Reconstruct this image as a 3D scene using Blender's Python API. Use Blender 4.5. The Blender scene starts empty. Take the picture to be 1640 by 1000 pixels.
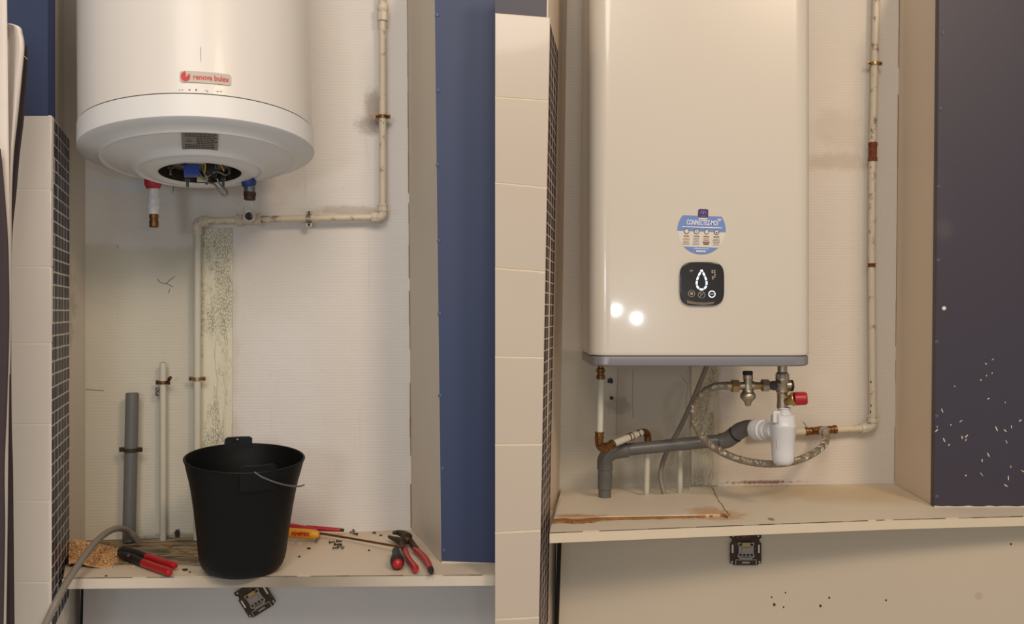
import bpy, bmesh, math, random
from mathutils import Vector, Matrix, noise as mnoise
random.seed(7)
rnd = random.Random(11)
scene = bpy.context.scene
col = scene.collection
F = 1500.0            # focal length in pixels of the 1640 px wide frame
H = 1.5               # eye height

# ------------------------------------------------------------------ camera, world, lights, exposure
cam_d = bpy.data.cameras.new('camera'); cam = bpy.data.objects.new('camera', cam_d); col.objects.link(cam)
cam.location = (0, 0, H); cam.rotation_euler = (math.pi/2, 0, 0)
cam_d.sensor_fit = 'HORIZONTAL'; cam_d.sensor_width = 36.0; cam_d.lens = 36.0*F/1640.0
cam_d.clip_start = 0.02
scene.camera = cam
scene.view_settings.view_transform = 'Standard'; scene.view_settings.look = 'None'
scene.view_settings.gamma = 1.0; scene.view_settings.exposure = -0.16
scene.view_settings.use_curve_mapping = False

world = bpy.data.worlds.new('room_light'); scene.world = world; world.use_nodes = True
bg = world.node_tree.nodes['Background']
bg.inputs[0].default_value = (1.0, 0.93, 0.84, 1); bg.inputs[1].default_value = 0.42

def area(name, loc, target, size, power, colr, shape='DISK'):
    d = bpy.data.lights.new(name, 'AREA'); d.shape = shape; d.size = size; d.energy = power; d.color = colr
    o = bpy.data.objects.new(name, d); col.objects.link(o); o.location = loc
    o.rotation_euler = (Vector(target)-Vector(loc)).to_track_quat('-Z', 'Y').to_euler()
    return o
area('ceiling_lamp', (1.75, -1.1, H+2.2), (0.6, 2.2, H-0.2), 0.8, 62.0, (1.0, 0.775, 0.55))
area('soft_fill', (-0.1, -1.3, H+2.15), (-0.6, 2.2, H-0.2), 1.5, 56, (1.0, 0.895, 0.79))  # added unseen soft fill from behind the camera
area('cool_torch_lamp', (-0.65, -0.7, H+0.15), (-0.75, 2.2, H+0.0), 0.30, 6.5, (0.82, 0.91, 1.0))
for k, (lx, lz) in enumerate(((0.555, 0.012), (0.665, -0.033))):
    area('small_white_spot', (lx, -1.0, H+lz), (0.8, 2.2, H), 0.032, 1.6, (0.90, 0.95, 1.0))

# ------------------------------------------------------------------ pixel / space helpers
def P(px, py, D): return Vector(((px-820.0)*D/F, D, H+(500.0-py)*D/F))
def DL(px): return 2.3565/(1-0.1424*(px-820)/F)      # back wall of the left alcove
def DR(px): return 2.375/(1-0.0796*(px-820)/F)       # back wall of the right alcove
ZL, ZR = -0.54, -0.45                                # shelf tops relative to the eye
def SL(px, py, h=0.0): return P(px, py, (-(ZL+h))*F/(py-500.0))
def SR(px, py, h=0.0): return P(px, py, (-(ZR+h))*F/(py-500.0))
def lin(c): 
    c = c/255.0
    return c/12.92 if c <= 0.04045 else ((c+0.055)/1.055)**2.4
def C(r, g, b): return (lin(r), lin(g), lin(b), 1.0)

# ------------------------------------------------------------------ materials
class G:
    def __init__(s, name):
        s.m = bpy.data.materials.new(name); s.m.use_nodes = True; s.nt = s.m.node_tree
        s.b = s.nt.nodes['Principled BSDF']; s.L = s.nt.links
        s.tc = s.nt.nodes.new('ShaderNodeNewGeometry'); s.co = s.tc.outputs['Position']
    def n(s, t, **k):
        x = s.nt.nodes.new(t)
        for a, v in k.items(): setattr(x, a, v)
        return x
    def put(s, inp, v):
        if isinstance(v, bpy.types.NodeSocket): s.L.new(v, inp)
        else: inp.default_value = v
    def math(s, op, a, b=0.0, c=None, clamp=False):
        x = s.n('ShaderNodeMath', operation=op, use_clamp=clamp)
        s.put(x.inputs[0], a); s.put(x.inputs[1], b)
        if c is not None: s.put(x.inputs[2], c)
        return x.outputs[0]
    def mix(s, f, a, b):
        x = s.n('ShaderNodeMix', data_type='RGBA'); s.put(x.inputs[0], f)
        s.put(x.inputs[6], a); s.put(x.inputs[7], b); return x.outputs[2]
    def mapping(s, scale):
        x = s.n('ShaderNodeMapping'); s.L.new(s.co, x.inputs[0]); x.inputs['Scale'].default_value = scale
        return x.outputs[0]
    def noise(s, scale, detail=4.0, rough=0.55, vec=None, dist=0.0):
        x = s.n('ShaderNodeTexNoise'); s.L.new(vec or s.co, x.inputs['Vector'])
        x.inputs['Scale'].default_value = scale; x.inputs['Detail'].default_value = detail
        x.inputs['Roughness'].default_value = rough; x.inputs['Distortion'].default_value = dist
        return x.outputs['Fac']
    def ramp(s, v, lo, hi):
        x = s.n('ShaderNodeMapRange', interpolation_type='SMOOTHSTEP'); s.put(x.inputs[0], v)
        x.inputs[1].default_value = lo; x.inputs[2].default_value = hi; return x.outputs[0]
    def xz(s):
        if not hasattr(s, '_x'):
            p = s.n('ShaderNodeSeparateXYZ'); s.L.new(s.co, p.inputs[0])
            s._x, s._y, s._z = p.outputs
        return s._x, s._y, s._z
    def bump(s, h, strength, dist=0.002, prev=None):
        x = s.n('ShaderNodeBump'); s.put(x.inputs['Height'], h)
        x.inputs['Strength'].default_value = strength; x.inputs['Distance'].default_value = dist
        if prev is not None: s.L.new(prev, x.inputs['Normal'])
        s.L.new(x.outputs[0], s.b.inputs['Normal']); return x.outputs[0]
    def box(s, x0, x1, z0, z1, soft=0.01, amp=0.0, nsc=12.0):
        X, Y, Z = s.xz()
        if amp:
            nz = s.math('MULTIPLY', s.math('SUBTRACT', s.noise(nsc, 5), 0.5), amp)
            X = s.math('ADD', X, nz); Z = s.math('ADD', Z, nz)
        m = s.ramp(X, x0-soft, x0+soft)
        m = s.math('MULTIPLY', m, s.math('SUBTRACT', 1.0, s.ramp(X, x1-soft, x1+soft)))
        m = s.math('MULTIPLY', m, s.ramp(Z, z0-soft, z0+soft))
        return s.math('MULTIPLY', m, s.math('SUBTRACT', 1.0, s.ramp(Z, z1-soft, z1+soft)))
    def blob(s, cx, cz, rx, rz, amp=0.8, nsc=25.0, use='z', edge=0.3):
        X, Y, Z = s.xz(); V = Z if use == 'z' else Y
        a = s.math('DIVIDE', s.math('SUBTRACT', X, cx), rx); b = s.math('DIVIDE', s.math('SUBTRACT', V, cz), rz)
        r = s.math('SQRT', s.math('ADD', s.math('MULTIPLY', a, a), s.math('MULTIPLY', b, b)))
        r = s.math('ADD', r, s.math('MULTIPLY', s.math('SUBTRACT', s.noise(nsc, 6, 0.65), 0.5), amp))
        return s.math('SUBTRACT', 1.0, s.ramp(r, 1.0-edge, 1.0+edge))
    def done(s, colr, rough=0.5, metal=0.0):
        s.put(s.b.inputs['Base Color'], colr); s.put(s.b.inputs['Roughness'], rough)
        s.b.inputs['Metallic'].default_value = metal; return s.m

def M(name, c, rough=0.5, metal=0.0, var=0.12, sc=30.0, bump=0.0, c2=None, thr=(0.55, 0.7), emit=0.0, coat=0.0):
    g = G(name); c = C(*c)
    d = tuple(max(0, v*(1-var)) for v in c[:3])+(1,); u = tuple(min(1, v*(1+var)) for v in c[:3])+(1,)
    base = g.mix(g.noise(sc, 5), d, u)
    if c2: base = g.mix(g.ramp(g.noise(sc*1.7, 6, 0.65), *thr), base, C(*c2))
    if bump: g.bump(g.noise(sc*4, 4), bump, 0.001)
    if coat: g.b.inputs['Coat Weight'].default_value = coat; g.b.inputs['Coat Roughness'].default_value = 0.06
    if emit:
        g.b.inputs['Emission Color'].default_value = c; g.b.inputs['Emission Strength'].default_value = emit
    return g.done(base, rough, metal)

# ------------------------------------------------------------------ mesh builder
def frame_of(d):
    d = d.normalized(); a = Vector((0, 0, 1)) if abs(d.z) < 0.9 else Vector((1, 0, 0))
    u = d.cross(a).normalized(); return u, d.cross(u).normalized()
class MB:
    def __init__(s): s.v = []; s.f = []
    def add(s, vs, fs):
        o = len(s.v); s.v += [Vector(p) for p in vs]; s.f += [tuple(i+o for i in f) for f in fs]; return s
    def box(s, c, sz, R=None):
        c = Vector(c); x, y, z = (k/2 for k in sz); R = R or Matrix.Identity(3)
        vs = [c+R@Vector((a*x, b*y, d*z)) for a in (-1, 1) for b in (-1, 1) for d in (-1, 1)]
        return s.add(vs, [(0,1,3,2),(4,6,7,5),(0,4,5,1),(2,3,7,6),(0,2,6,4),(1,5,7,3)])
    def hexa(s, a, b):          # two quads (4 points each) joined
        return s.add(list(a)+list(b), [(0,1,2,3),(7,6,5,4),(0,4,5,1),(1,5,6,2),(2,6,7,3),(3,7,4,0)])
    def prism(s, poly, d):      # 3d polygon extruded by vector d
        n = len(poly); d = Vector(d); p = [Vector(q) for q in poly]
        fs = [tuple(range(n)), tuple(range(2*n-1, n-1, -1))]+[(i, i+n, (i+1) % n+n, (i+1) % n) for i in range(n)]
        return s.add(p+[q+d for q in p], fs)
    def tube(s, pts, r, n=14, caps=True, closed=False):
        pts = [Vector(p) for p in pts]; N = len(pts); rs = r if isinstance(r, (list, tuple)) else [r]*N
        T = []
        for i in range(N):
            a = pts[i-1] if (i > 0 or closed) else pts[i]; b = pts[(i+1) % N] if (i < N-1 or closed) else pts[i]
            T.append((b-a).normalized())
        u, w = frame_of(T[0]); vs = []
        for i in range(N):
            u = (u-T[i]*u.dot(T[i])).normalized(); w = T[i].cross(u)
            vs += [pts[i]+(u*math.cos(2*math.pi*k/n)+w*math.sin(2*math.pi*k/n))*rs[i] for k in range(n)]
        fs = []
        for i in range(N if closed else N-1):
            j = (i+1) % N
            for k in range(n): fs.append((i*n+k, i*n+(k+1) % n, j*n+(k+1) % n, j*n+k))
        if caps and not closed: fs += [tuple(range(n-1, -1, -1)), tuple((N-1)*n+k for k in range(n))]
        return s.add(vs, fs)
    def rev(s, A, B, prof, n=28, caps=True):   # prof: (t along AB, radius)
        A = Vector(A); B = Vector(B); u, w = frame_of(B-A); vs = []
        for t, r in prof:
            c = A.lerp(B, t); r = max(r, 1e-5)
            vs += [c+(u*math.cos(2*math.pi*k/n)+w*math.sin(2*math.pi*k/n))*r for k in range(n)]
        fs = [(i*n+k, i*n+(k+1) % n, (i+1)*n+(k+1) % n, (i+1)*n+k) for i in range(len(prof)-1) for k in range(n)]
        if caps: fs += [tuple(range(n-1, -1, -1)), tuple((len(prof)-1)*n+k for k in range(n))]
        return s.add(vs, fs)
    def ball(s, c, r, sx=1, sy=1, sz=1, n=12):
        c = Vector(c); vs = []; 
        for i in range(n//2+1):
            a = math.pi*i/(n//2)
            for k in range(n):
                b = 2*math.pi*k/n
                vs.append(c+Vector((r*sx*math.sin(a)*math.cos(b), r*sy*math.sin(a)*math.sin(b), r*sz*math.cos(a))))
        fs = [(i*n+k, i*n+(k+1) % n, (i+1)*n+(k+1) % n, (i+1)*n+k) for i in range(n//2) for k in range(n)]
        return s.add(vs, fs)
    def xf(s, M_): s.v = [M_@p for p in s.v]; return s
    def mesh(s, name, org=Vector((0, 0, 0)), mats=(), smooth=True, weld=True):
        me = bpy.data.meshes.new(name); me.from_pydata([p-org for p in s.v], [], s.f)
        bm = bmesh.new(); bm.from_mesh(me)
        if weld: bmesh.ops.remove_doubles(bm, verts=bm.verts, dist=1e-6)
        bmesh.ops.recalc_face_normals(bm, faces=bm.faces); bm.to_mesh(me); bm.free()
        for m in mats: me.materials.append(m)
        if smooth:
            for p in me.polygons: p.use_smooth = True
            me.set_sharp_from_angle(angle=math.radians(38))
        me.update(); return me

def bevel(o, w, seg=2):
    m = o.modifiers.new('bevel', 'BEVEL'); m.width = w; m.segments = seg; m.limit_method = 'ANGLE'; m.angle_limit = math.radians(35)
    return o
def props(o, label=None, cat=None, group=None, kind=None):
    if label: o['label'] = label
    if cat: o['category'] = cat
    if group: o['group'] = group
    if kind: o['kind'] = kind
    return o
ORG = {}
def thing(name, loc, label, cat, group=None):
    o = bpy.data.objects.new(name, None); col.objects.link(o); o.location = loc; o.empty_display_size = 0.03
    ORG[o.name] = Vector(loc); return props(o, label, cat, group)
def root_org(o):
    while o.parent: o = o.parent
    return ORG.get(o.name, Vector((0, 0, 0)))
def part(name, mb, mat, parent, label=None, bev=0, kind=None, smooth=True, seg=2):
    me = mb.mesh(name, root_org(parent), [mat], smooth)
    o = bpy.data.objects.new(name, me); col.objects.link(o); o.parent = parent
    if bev: bevel(o, bev, seg)
    return props(o, label, kind=kind)
def solo(name, mb, mat, label, cat, group=None, bev=0, kind=None, org=None):
    if org is None:
        n = len(mb.v); org = Vector((sum(p.x for p in mb.v)/n, sum(p.y for p in mb.v)/n, min(p.z for p in mb.v)))
    o = bpy.data.objects.new(name, mb.mesh(name, org, [mat])); col.objects.link(o); o.location = org; ORG[o.name] = org
    if bev: bevel(o, bev)
    return props(o, label, cat, group, kind)
def struct(name, mb, mat, label=None, bev=0, parent=None):
    o = bpy.data.objects.new(name, mb.mesh(name, Vector((0, 0, 0)), [mat])); col.objects.link(o)
    if bev: bevel(o, bev)
    if parent: o.parent = parent; return props(o, label)
    return props(o, label, 'wall' if 'wall' in name else name.split('_')[0], kind='structure')

def spline(pts, k=8):      # catmull-rom; pts may carry any dimension
    P_ = [tuple(p) for p in pts]; P_ = [tuple(2*a-b for a, b in zip(P_[0], P_[1]))]+P_+[tuple(2*a-b for a, b in zip(P_[-1], P_[-2]))]
    out = []
    for i in range(1, len(P_)-2):
        p0, p1, p2, p3 = P_[i-1:i+3]
        for j in range(k):
            t = j/k
            out.append(tuple(0.5*((2*b)+(-a+c)*t+(2*a-5*b+4*c-d)*t*t+(-a+3*b-3*c+d)*t**3) for a, b, c, d in zip(p0, p1, p2, p3)))
    out.append(P_[-2]); return out
def pxpath(pts, k=8): return [P(*q) for q in spline(pts, k)]
def text_mb(body, size, bold=0.0, thick=0.0006):
    cu = bpy.data.curves.new('t', 'FONT'); cu.body = body; cu.size = size; cu.extrude = thick/2; cu.offset = bold
    cu.align_x = 'CENTER'; cu.align_y = 'CENTER'; cu.resolution_u = 3
    o = bpy.data.objects.new('t', cu); col.objects.link(o)
    me = bpy.data.meshes.new_from_object(o.evaluated_get(bpy.context.evaluated_depsgraph_get()))
    mb = MB(); mb.v = [v.co.copy() for v in me.vertices]; mb.f = [tuple(p.vertices) for p in me.polygons]
    bpy.data.objects.remove(o); bpy.data.curves.remove(cu); bpy.data.meshes.remove(me)
    xs = [p.x for p in mb.v]; mb.w = max(xs)-min(xs); return mb
def text_fit(body, width, height, bold=0.0, thick=0.0006):
    mb = text_mb(body, 1.0, bold/height if height else 0, 0.01); xs = [p.x for p in mb.v]; ys = [p.y for p in mb.v]
    cx = (max(xs)+min(xs))/2; cy = (max(ys)+min(ys))/2; sx = width/(max(xs)-min(xs)); sy = height/(max(ys)-min(ys))
    mb.v = [Vector(((p.x-cx)*sx, (p.y-cy)*sy, p.z/0.005*thick/2)) for p in mb.v]; return mb
def face_cam(mb, c, rot=0.0):      # mesh in xy plane -> upright plane facing -Y centred at c
    c = Vector(c); ca, sa = math.cos(rot), math.sin(rot)
    mb.v = [c+Vector((p.x*ca-p.y*sa, -p.z, p.x*sa+p.y*ca)) for p in mb.v]; return mb

# ------------------------------------------------------------------ material set
def wall_mat(name, c, layers=(), ribs=0.25, rough=0.6, dirt=(120, 105, 85), dirt_f=0.25, var=0.05, extra=None):
    g = G(name); cc = C(*c)
    base = g.mix(g.noise(3.0, 5), tuple(v*(1-var) for v in cc[:3])+(1,), tuple(min(1, v*(1+var)) for v in cc[:3])+(1,))
    for lay in layers: base = lay(g, base)
    d = g.ramp(g.noise(45, 8, 0.7), 0.62, 0.80)
    base = g.mix(g.math('MULTIPLY', d, dirt_f), base, C(*dirt))
    if ribs:
        w = g.n('ShaderNodeTexWave', wave_type='BANDS', bands_direction='Z'); g.L.new(g.co, w.inputs[0])
        w.inputs['Scale'].default_value = 44.0; w.inputs['Distortion'].default_value = 0.6; w.inputs['Detail'].default_value = 2
        h = g.math('ADD', g.math('MULTIPLY', w.outputs['Fac'], 0.8), g.noise(220, 3))
        p = g.bump(h, ribs, 0.0012)
        g.bump(g.noise(9, 4), 0.25, 0.01, p)
    else: g.bump(g.noise(120, 4), 0.12, 0.001)
    return g.done(base, rough)
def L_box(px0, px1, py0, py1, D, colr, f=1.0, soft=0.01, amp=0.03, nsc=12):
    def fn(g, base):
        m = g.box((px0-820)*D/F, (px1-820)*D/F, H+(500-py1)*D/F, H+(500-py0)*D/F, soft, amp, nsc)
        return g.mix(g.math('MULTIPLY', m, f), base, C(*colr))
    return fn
def L_blob(px, py, rx, ry, D, colr, f=1.0, amp=0.8, nsc=25, edge=0.3):
    def fn(g, base):
        m = g.blob((px-820)*D/F, H+(500-py)*D/F, rx*D/F, ry*D/F, amp, nsc, 'z', edge)
        return g.mix(g.math('MULTIPLY', m, f), base, C(*colr))
    return fn
def L_streak(colr, lo=0.6, hi=0.75, f=0.4, sx=60, sz=3):
    def fn(g, base):
        m = g.ramp(g.noise(1.0, 5, 0.6, g.mapping((sx, sx, sz))), lo, hi)
        return g.mix(g.math('MULTIPLY', m, f), base, C(*colr))
    return fn
def S_blob(px, py, rx, ry, S, colr, f=1.0, amp=0.8, nsc=25, edge=0.3):      # stain lying on a shelf top
    c = S(px, py); a = S(px+rx, py); b = S(px, py-ry)
    def fn(g, base):
        m = g.blob(c.x, c.y, abs(a.x-c.x), abs(b.y-c.y), amp, nsc, 'y', edge)
        return g.mix(g.math('MULTIPLY', m, f), base, C(*colr))
    return fn

m_wallL = wall_mat('ribbed_white_paint', (214, 209, 204), [
    L_box(120, 372, 398, 900, 2.24, (188, 184, 166), 0.75, 0.012, 0.05),
    L_blob(250, 640, 110, 260, 2.25, (196, 191, 176), 0.4, 0.9, 8, 0.5),
    L_blob(205, 300, 60, 9, 2.25, (205, 212, 222), 0.5, 1.2, 14),  # cool bluish light painted into the wall colour
    L_blob(597, 175, 12, 34, 2.3, (120, 98, 78), 0.6, 1.6, 40, 0.5),
    L_blob(598, 200, 26, 14, 2.3, (110, 100, 88), 0.5, 1.8, 50, 0.5),
    L_blob(560, 338, 50, 8, 2.3, (150, 130, 108), 0.5, 1.6, 40, 0.5),
    L_blob(285, 862, 60, 8, 2.25, (90, 84, 74), 0.6, 2.4, 60, 0.5),
    L_blob(286, 855, 4, 9, 2.25, (22, 20, 18), 1.0, 1.6, 160, 0.2),
    L_blob(450, 700, 60, 200, 2.28, (222, 222, 224), 0.25, 1.2, 9),
    L_streak((150, 146, 138), 0.64, 0.80, 0.25)], 0.17)
m_wallR = wall_mat('ribbed_warm_lit_paint', (212, 203, 191), [  # same wall paint, this side's warmer light put into its colour
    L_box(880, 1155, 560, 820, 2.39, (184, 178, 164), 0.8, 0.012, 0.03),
    L_blob(990, 650, 20, 14, 2.39, (120, 110, 98), 0.4, 2.2, 60),
    L_blob(1120, 740, 26, 22, 2.41, (140, 132, 116), 0.5, 1.8, 60),
    L_blob(1330, 260, 60, 14, 2.44, (176, 160, 140), 0.5, 2.0, 22, 0.5),
    L_blob(1340, 210, 40, 30, 2.44, (190, 178, 162), 0.4, 2.0, 22, 0.5),
    L_blob(1222, 773.5, 46, 2.6, 2.42, (120, 66, 36), 0.8, 3.0, 90, 0.4),
    L_blob(1180, 730, 50, 40, 2.42, (206, 190, 166), 0.4, 1.6, 15),
    L_streak((150, 140, 122), 0.66, 0.82, 0.2)], 0.17)
m_sideL = wall_mat('alcove_side_paint', (206, 196, 182), [L_streak((140, 128, 110), 0.6, 0.8, 0.3, 25, 2),
    L_blob(128, 500, 16, 90, 2.1, (128, 118, 106), 0.35, 2.2, 30)], 0, 0.55, dirt_f=0.35)
m_sideR = wall_mat('alcove_side_warm_lit_paint', (222, 204, 182), [L_streak((150, 132, 104), 0.62, 0.82, 0.2, 25, 2)], 0, 0.55, dirt_f=0.12)  # paint lightened to carry light the warm lamp leaves off this wall
m_lowL = wall_mat('grey_white_panel_paint', (196, 192, 190), [L_streak((170, 168, 168), 0.6, 0.8, 0.2, 20, 2)], 0, 0.55, dirt_f=0.08)
def holes(g, base):
    for (px, py, r) in ((1240, 969, 2.2), (1314, 971, 2), (1236, 957, 1.3), (1328, 958, 1.6), (1258, 950, 1.3), (1619, 872, 1.6), (1419, 962, 1.5), (1255, 973, 1.3)):
        m = g.blob((px-820)*2.13/F, H+(500-py)*2.13/F, r*2.13/F, r*1.2*2.13/F, 0.3, 200, 'z', 0.3)
        base = g.mix(m, base, C(40, 28, 22))
    return base
m_lowR = wall_mat('beige_white_panel_paint', (192, 178, 158), [holes, L_blob(1567, 955, 6, 6, 2.13, (150, 130, 106), 0.3, 1.6, 90)], 0, 0.55, dirt_f=0.08)
m_blueL = wall_mat('blue_board_paint', (48, 61, 96), [L_streak((62, 74, 104), 0.55, 0.8, 0.2, 14, 2)], 0, 0.5, dirt=(90, 100, 130), dirt_f=0.15)
def specks(g, base):
    X, Y, Z = g.xz()
    v = g.n('ShaderNodeTexVoronoi'); g.L.new(g.co, v.inputs['Vector']); v.inputs['Scale'].default_value = 22
    pick = g.math('GREATER_THAN', g.noise(7, 3), 0.53)
    dots = g.math('MULTIPLY', g.math('SUBTRACT', 1.0, g.ramp(v.outputs['Distance'], 0.035, 0.075)), pick)
    low = g.math('SUBTRACT', 1.0, g.ramp(Z, H-0.30, H-0.12))
    return g.mix(g.math('MULTIPLY', dots, low), base, C(205, 190, 176))
m_blueR = wall_mat('blue_board_dim_lit_paint', (58, 53, 66), [L_streak((70, 65, 78), 0.55, 0.8, 0.2, 14, 2),  # same board blue, the right side's different light put into its colour
    L_blob(1512, 494, 3.2, 3, 2.16, (225, 220, 210), 1.0, 0.4, 100), L_blob(1511, 366, 13, 14, 2.16, (110, 98, 96), 0.22, 1.6, 30, 0.8)], 0, 0.45, dirt=(100, 100, 118), dirt_f=0.12)
m_tileL = M('white_glazed_tile', (206, 198, 190), 0.30, var=0.03, sc=6, coat=0.3)
m_tileR = M('cream_glazed_tile', (194, 180, 164), 0.28, var=0.03, sc=6, coat=0.3)
m_grout = M('tile_grout', (212, 204, 194), 0.8, var=0.08)
m_groutR = M('cream_grout', (222, 204, 178), 0.8, var=0.08)
m_mosaic = M('dark_blue_glass_mosaic', (25, 23, 46), 0.35, var=0.35, sc=18)
m_mosaicR = M('dark_violet_glass_mosaic', (60, 50, 62), 0.35, var=0.3, sc=18)
for _m in (m_mosaic, m_mosaicR): _m.node_tree.nodes['Principled BSDF'].inputs['Specular IOR Level'].default_value = 0.12
m_shelfL = None; m_shelfR = None
def shelf_mat(name, c, layers, vein=None):
    g = G(name); cc = C(*c); base = g.mix(g.noise(5, 5), tuple(v*0.93 for v in cc[:3])+(1,), cc)
    for l in layers: base = l(g, base)
    base = g.mix(g.math('MULTIPLY', g.ramp(g.noise(60, 8, 0.7), 0.63, 0.78), 0.35), base, C(128, 100, 72))
    g.bump(g.noise(60, 5), 0.2, 0.0015)
    return g.done(base, 0.5)
def rot_wood(g, base):
    a = SL(110, 866); b = SL(330, 915); X, Y, Z = g.xz()
    nz = g.math('MULTIPLY', g.math('SUBTRACT', g.noise(14, 5), 0.5), 0.07)
    m = g.math('MULTIPLY', g.math('SUBTRACT', 1.0, g.ramp(g.math('ADD', X, nz), -0.66, -0.63)), g.ramp(g.math('ADD', Y, nz), 1.985, 2.01))
    wet = g.mix(g.ramp(g.noise(1.0, 6, 0.65, g.mapping((14, 60, 20))), 0.40, 0.62), C(160, 136, 98), C(64, 48, 30))
    return g.mix(m, base, wet)
m_shelfL = shelf_mat('worn_cream_shelf_paint', (216, 200, 178), [rot_wood, S_blob(545, 850, 70, 12, SL, (176, 152, 120), 0.35, 1.4, 14, 0.6), S_blob(480, 862, 16, 8, SL, (226, 214, 196), 0.8, 1.2, 40)])
m_shelfR = shelf_mat('cream_shelf_paint', (220, 207, 186), [S_blob(1225, 777, 70, 2, SR, (120, 60, 34), 0.7, 2.4, 50, 0.5), S_blob(922, 828, 42, 4, lambda x, y: SR(x, y, .006), (168, 118, 58), 0.7, 2.2, 60, 0.5), S_blob(1040, 827, 120, 1.6, lambda x, y: SR(x, y, .006), (176, 138, 88), 0.25, 1.8, 60, 0.5),
    S_blob(1235, 832, 5, 2.4, SR, (110, 84, 50), 0.8, 0.8, 60), S_blob(1350, 790, 120, 14, SR, (196, 166, 112), 0.5, 1.5, 12, 0.6), S_blob(1150, 825, 40, 8, SR, (186, 132, 66), 0.6, 2.0, 40, 0.5)])
m_lip = M('shelf_lip_paint', (206, 196, 180), 0.5, var=0.05)
m_lipR = M('cream_lip_paint', (210, 195, 170), 0.5, var=0.05)
m_rust = M('rust', (124, 66, 38), 0.85, 0.2, 0.4, 60, 0.5, (60, 34, 22))
m_rusty_edge = M('rusty_split_wood', (150, 104, 56), 0.85, 0, 0.5, 50, 0.6, (84, 52, 28))
m_pipe = M('dirty_white_painted_pipe', (206, 194, 172), 0.45, 0, 0.10, 24, 0.1, (126, 96, 68), (0.54, 0.70))
m_pipeW = M('white_painted_pipe', (196, 192, 178), 0.45, 0, 0.08, 24, 0.1, (120, 104, 84), (0.64, 0.8))
m_fitW = M('painted_fitting', (204, 194, 176), 0.45, 0, 0.12, 40, 0.2, (96, 76, 58), (0.60, 0.72))
m_copper = M('aged_copper', (126, 88, 50), 0.4, 0.75, 0.35, 50, 0.2, (84, 52, 32), (0.5, 0.7))
m_brass = M('brass', (178, 148, 100), 0.36, 0.9, 0.2, 50, 0.1)
m_nickel = M('nickel_plated_brass', (176, 162, 142), 0.34, 0.95, 0.12, 40, 0.1)
m_braid = M('stainless_braid', (172, 162, 146), 0.42, 0.8, 0.1, 60)
m_darkmetal = M('dark_oxidised_metal', (64, 50, 38), 0.6, 0.5, 0.4, 60, 0.4, (120, 80, 50))
m_steel = M('galvanised_steel', (128, 130, 130), 0.38, 0.85, 0.15, 60)
m_black = M('black_plastic', (12, 12, 13), 0.5, 0, 0.2, 20, 0.05)
m_black.node_tree.nodes['Principled BSDF'].inputs['Specular IOR Level'].default_value = 0.22
m_blackrub = M('black_rubber', (26, 24, 24), 0.6, 0, 0.2, 40)
m_grey = M('grey_pvc', (100, 100, 100), 0.4, 0, 0.08, 20, 0.05)
m_greyR = M('grey_drain_pvc', (94, 92, 90), 0.34, 0, 0.08, 20, 0.05)
m_cable = M('grey_cable_sheath', (128, 120, 110), 0.5, 0, 0.08, 30)
m_white_enamel = M('white_enamel', (222, 216, 210), 0.36, 0, 0.015, 5, coat=0.05)
m_white_lid = M('white_plastic_lid', (222, 221, 220), 0.42, 0, 0.02, 5)
m_heaterR = M('glossy_white_enamel', (206, 196, 182), 0.26, 0, 0.012, 4, coat=0.4)
m_trim = M('silver_grey_trim', (150, 148, 152), 0.35, 0.5, 0.05, 20)
m_line = M('dark_seam', (110, 98, 86), 0.8, 0, 0.2)
m_red = M('red_plastic', (172, 26, 34), 0.35, 0, 0.1, 30)
m_redprint = M('red_print', (196, 36, 34), 0.5, 0, 0.03)
m_redpaint = M('crimson_paint', (176, 40, 56), 0.5, 0, 0.25, 60)
m_bluep = M('blue_plastic', (42, 70, 150), 0.4, 0, 0.08, 30)
m_bluepaint = M('blue_collar_plastic', (32, 62, 130), 0.45, 0, 0.2, 60)
m_plate = M('silver_plate', (146, 142, 136), 0.35, 0.5, 0.05)
m_badge = M('dull_silver_badge', (186, 178, 168), 0.55, 0.1, 0.05)
m_print = M('dark_print', (52, 46, 48), 0.6, 0, 0.1)
m_cream = M('cream_plastic', (222, 208, 170), 0.45, 0, 0.05)
m_siphon = M('white_plastic', (214, 212, 212), 0.32, 0, 0.03, 20)
m_yellow = M('yellow_plastic', (222, 160, 30), 0.4, 0, 0.08, 30)
m_stickerblue = M('pale_blue_print', (106, 132, 190), 0.45, 0, 0.03)
m_stickerwhite = M('white_sticker', (212, 203, 190), 0.45, 0, 0.02)
m_purple = M('purple_print', (70, 34, 96), 0.4, 0, 0.05)
m_whiteprint = M('white_print', (240, 240, 240), 0.5, 0, 0.01)
m_orangeprint = M('orange_print', (196, 120, 80), 0.5, 0, 0.02)
m_panel = M('black_gloss_panel', (26, 22, 20), 0.16, 0, 0.05, coat=0.6)
m_led = M('lit_white_led', (215, 235, 255), 0.4, 0, 0.0, emit=1.3)
m_dim = M('dim_icon_print', (150, 138, 126), 0.5, 0, 0.05)
m_curtW = M('white_curtain_cloth', (224, 214, 204), 0.8, 0, 0.05, 40, 0.15)
m_curtD = M('dark_plum_cloth', (58, 46, 50), 0.8, 0, 0.15, 40, 0.15)
m_saw = M('sawdust', (224, 172, 118), 0.9, 0, 0.45, 420, 0.6, (138, 86, 48), (0.55, 0.66))
m_batten = None
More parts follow.
